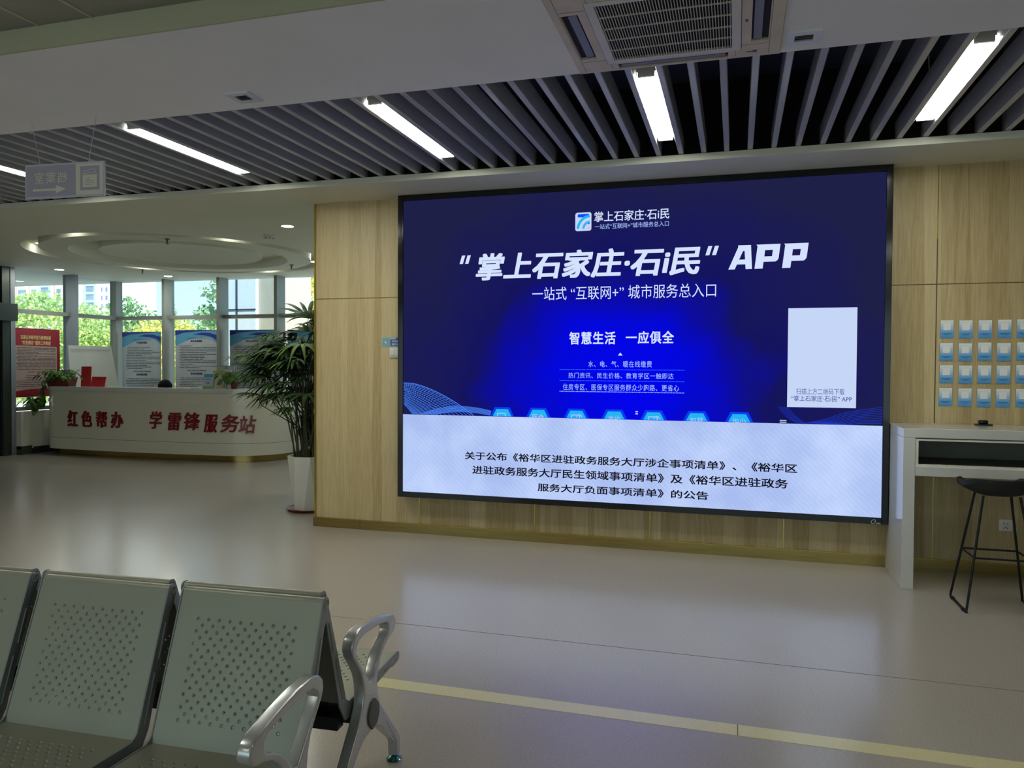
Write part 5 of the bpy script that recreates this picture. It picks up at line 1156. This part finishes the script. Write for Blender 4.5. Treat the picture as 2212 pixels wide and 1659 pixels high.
def bench(label, loc, rot):
    t_ = thing('tandem_bench', label, 'bench', loc, rot, 'back to back waiting benches')
    xl = -LB/2
    bdir = Vector((0, VT[0]-VB[0], VT[1]-VB[1])); bl = bdir.length; bdir.normalize(); bn = Vector((0, bdir.z, -bdir.y))
    sdir = Vector((0, SF[0]-VB[0], SF[1]-VB[1])); sl_ = sdir.length; sdir.normalize(); sn = Vector((0, -sdir.z, sdir.y))
    bmesh_ = None
    for k_ in range(3):
        x0 = xl+k_*PITCH_; x1 = x0+SW_
        if bmesh_ is None:
            q_ = panel_with_holes((0, VB[0], VB[1]), (1, 0, 0), bdir, SW_, bl, 17, 10, 0.062, 0.070, bn)
            # rolled top edge
            c = Vector((0, VT[0], VT[1]))-bn*0.017; K_ = 16; prof = []
            for j in range(K_+1): a = R(0+250*j/K_); prof.append(c+bn*0.017*math.cos(a)+bdir*0.017*math.sin(a))
            v = [p+Vector((xx, 0, 0)) for xx in (0, SW_) for p in prof]; q_.add(v, [(j, K_+1+j, K_+2+j, j+1) for j in range(K_)], True)
            q_.v = [tuple(p) for p in q_.v]; bo = q_.build('backrest', M['steel'], t_, local=True); bo.location.x = x0
            q_ = panel_with_holes((SW_, VB[0], VB[1]), (-1, 0, 0), sdir, SW_, sl_, 15, 10, 0.075, 0.045, sn)
            c = Vector((0, SF[0], SF[1]))-sn*0.018; prof = []
            for j in range(K_+1): a = R(0+200*j/K_); prof.append(c+sn*0.018*math.cos(a)+sdir*0.018*math.sin(a))
            v = [p+Vector((xx, 0, 0)) for xx in (0, SW_) for p in prof]; q_.add(v, [(j+1, K_+2+j, K_+1+j, j) for j in range(K_)], True)
            q_.v = [tuple(p) for p in q_.v]; so_ = q_.build('seat', M['steel'], t_, local=True); so_.location.x = x0
            bmesh_ = (bo, so_)
            # V shaped side bracket
            def bracket_outline():
                w_ = 0.036; pts = []
                tb = Vector((0, VT[0], VT[1])); vb = Vector((0, VB[0], VB[1])); sf = Vector((0, SF[0], SF[1]))
                tc_ = tb-bn*0.017
                for j in range(9): a = R(0+180*j/8); p = tc_+bn*0.0195*math.cos(a)+bdir*0.0195*math.sin(a); pts.append((p.y, p.z))
                for d_, o_ in ((0.04, 0.037), (0.07, 0.029), (bl*0.5, 0.036), (bl-0.03, 0.046)): p = tb-bdir*d_-bn*o_; pts.append((p.y, p.z))
                p = vb+Vector((0, 0.0, -0.050)); pts += [(p.y-0.012, p.z), (p.y+0.035, p.z-0.004)]
                for d_, o_ in ((0.10, 0.052), (sl_*0.5, 0.040), (sl_-0.07, 0.034), (sl_-0.05, 0.040)): p = vb+sdir*d_-sn*o_; pts.append((p.y, p.z))
                sc2 = sf-sn*0.018
                for j in range(9): a = R(-180+180*j/8)*1.0; p = sc2+sn*0.0205*math.cos(a)-sdir*0.0205*math.sin(a); pts.append((p.y, p.z))
                p = vb+sdir*0.02+sn*0.002; pts.append((p.y, p.z)); p = vb+bdir*0.02+bn*0.002; pts.append((p.y, p.z)); return pts
            BO = bracket_outline()
            for sgn, xx in ((-1, 0.0), (1, SW_)):
                q_ = B(); q_.bm(profile_solid(BO, None, min(xx, xx+sgn*0.006), max(xx, xx+sgn*0.006), 0.0015))
                xo = xx+sgn*0.006; ribs = []
                tb = Vector((0, VT[0], VT[1]))-bn*0.018; vb = Vector((0, VB[0], VB[1]))
                for (s0, s1) in ((0.10, 0.21), (0.25, 0.40)):
                    A0 = tb-bdir*s0+bn*0.002; A1 = tb-bdir*s1-bn*0.002; 
                    q_.tube([(xo, A0.y, A0.z), (xo, A1.y, A1.z)], 0.0035, 6)
                for (s0, s1) in ((0.16, 0.28), (0.32, 0.41)):
                    A0 = vb+sdir*s0-sn*0.020; A1 = vb+sdir*s1-sn*0.018; q_.tube([(xo, A0.y, A0.z), (xo, A1.y, A1.z)], 0.0035, 6)
                q_.tube([(xo, tb.y+0.012*math.cos(j*math.pi/8), tb.z+0.012*math.sin(j*math.pi/8)) for j in range(16)], 0.0022, 6, closed=True)
                ob = q_.build('side_bracket', M['bracket'], t_, local=True); ob.location.x = x0
                bmesh_ += (ob,)
        else:
            for o in bmesh_:
                c = o.copy(); COL.objects.link(c); c.parent = t_; c.location.x = x0
    q_ = B(); q_.box(xl-0.03, -xl+0.03, -.272, -.192, .262, .296); q_.build('beam', M['beam'], t_, local=True, bevel=0.004)
    q_ = B()
    for k_ in range(3):
        for dx in (0.10, SW_-0.10):
            x = xl+k_*PITCH_+dx; q_.box(x-0.02, x+0.02, -.30, -.15, .296, .345)
    q_.build('seat_mount', M['beam'], t_, local=True)
    q_ = B(); q_.box(xl+0.02, -xl-0.02, -.355, -.31, .275, .318); q_.build('rear_rail', M['beam'], t_, local=True)
    for sgn in (-1, 1):
        xa = sgn*(LB/2+0.014); xb = sgn*(LB/2+0.054)
        q_ = B(); q_.bm(profile_solid(OUT, HOLE, min(xa, xb), max(xa, xb), 0.0085)); fo = q_.build('end_frame', M['chrome'], t_, local=True)
        q_ = B(); q_.bm(profile_solid(CAP, None, min(xb, xb+sgn*0.007), max(xb, xb+sgn*0.007), 0.002)); q_.build('hub_cap', M['cap'], fo, local=True)
        for a in (.017, -.517):
            q_ = B(); q_.lathe([(0.026, 0), (0.029, 0.004), (0.022, 0.010), (0.009, 0.016), (0.009, 0.026)], ((xa+xb)/2, a, 0), 20); q_.build('foot', M['teal'], fo, local=True)
        q_ = B(); xc = xb+sgn*0.0003
        for (y0, z0, y1, z1) in ((-.105, .205, -.02, .105), (-.13, .19, -.035, .098), (-.43, .205, -.50, .115), (-.285, .375, -.215, .352)): q_.tube([(xc, y0, z0), (xc, y1, z1)], 0.0022, 6)
        q_.build('rib', M['chrome'], fo, local=True)
    return t_
def place(ex, ey, ang, front):
    """centre of a bench whose outer right frame face passes (ex, ey) at t = 0"""
    a = R(ang); u_ = Vector((math.cos(a), math.sin(a), 0)); c = Vector((ex, ey, 0))-u_*(LB/2+0.054); return (tuple(c), a if front > 0 else a+math.pi)
l, a = place(-1.213, 2.612, 3.2, 1); bench('silver perforated bench facing the video wall, behind the nearest one', l, a)
l, a = place(-1.123, 1.555, 2.3, -1); bench('nearest silver perforated bench, facing the camera', l, a)
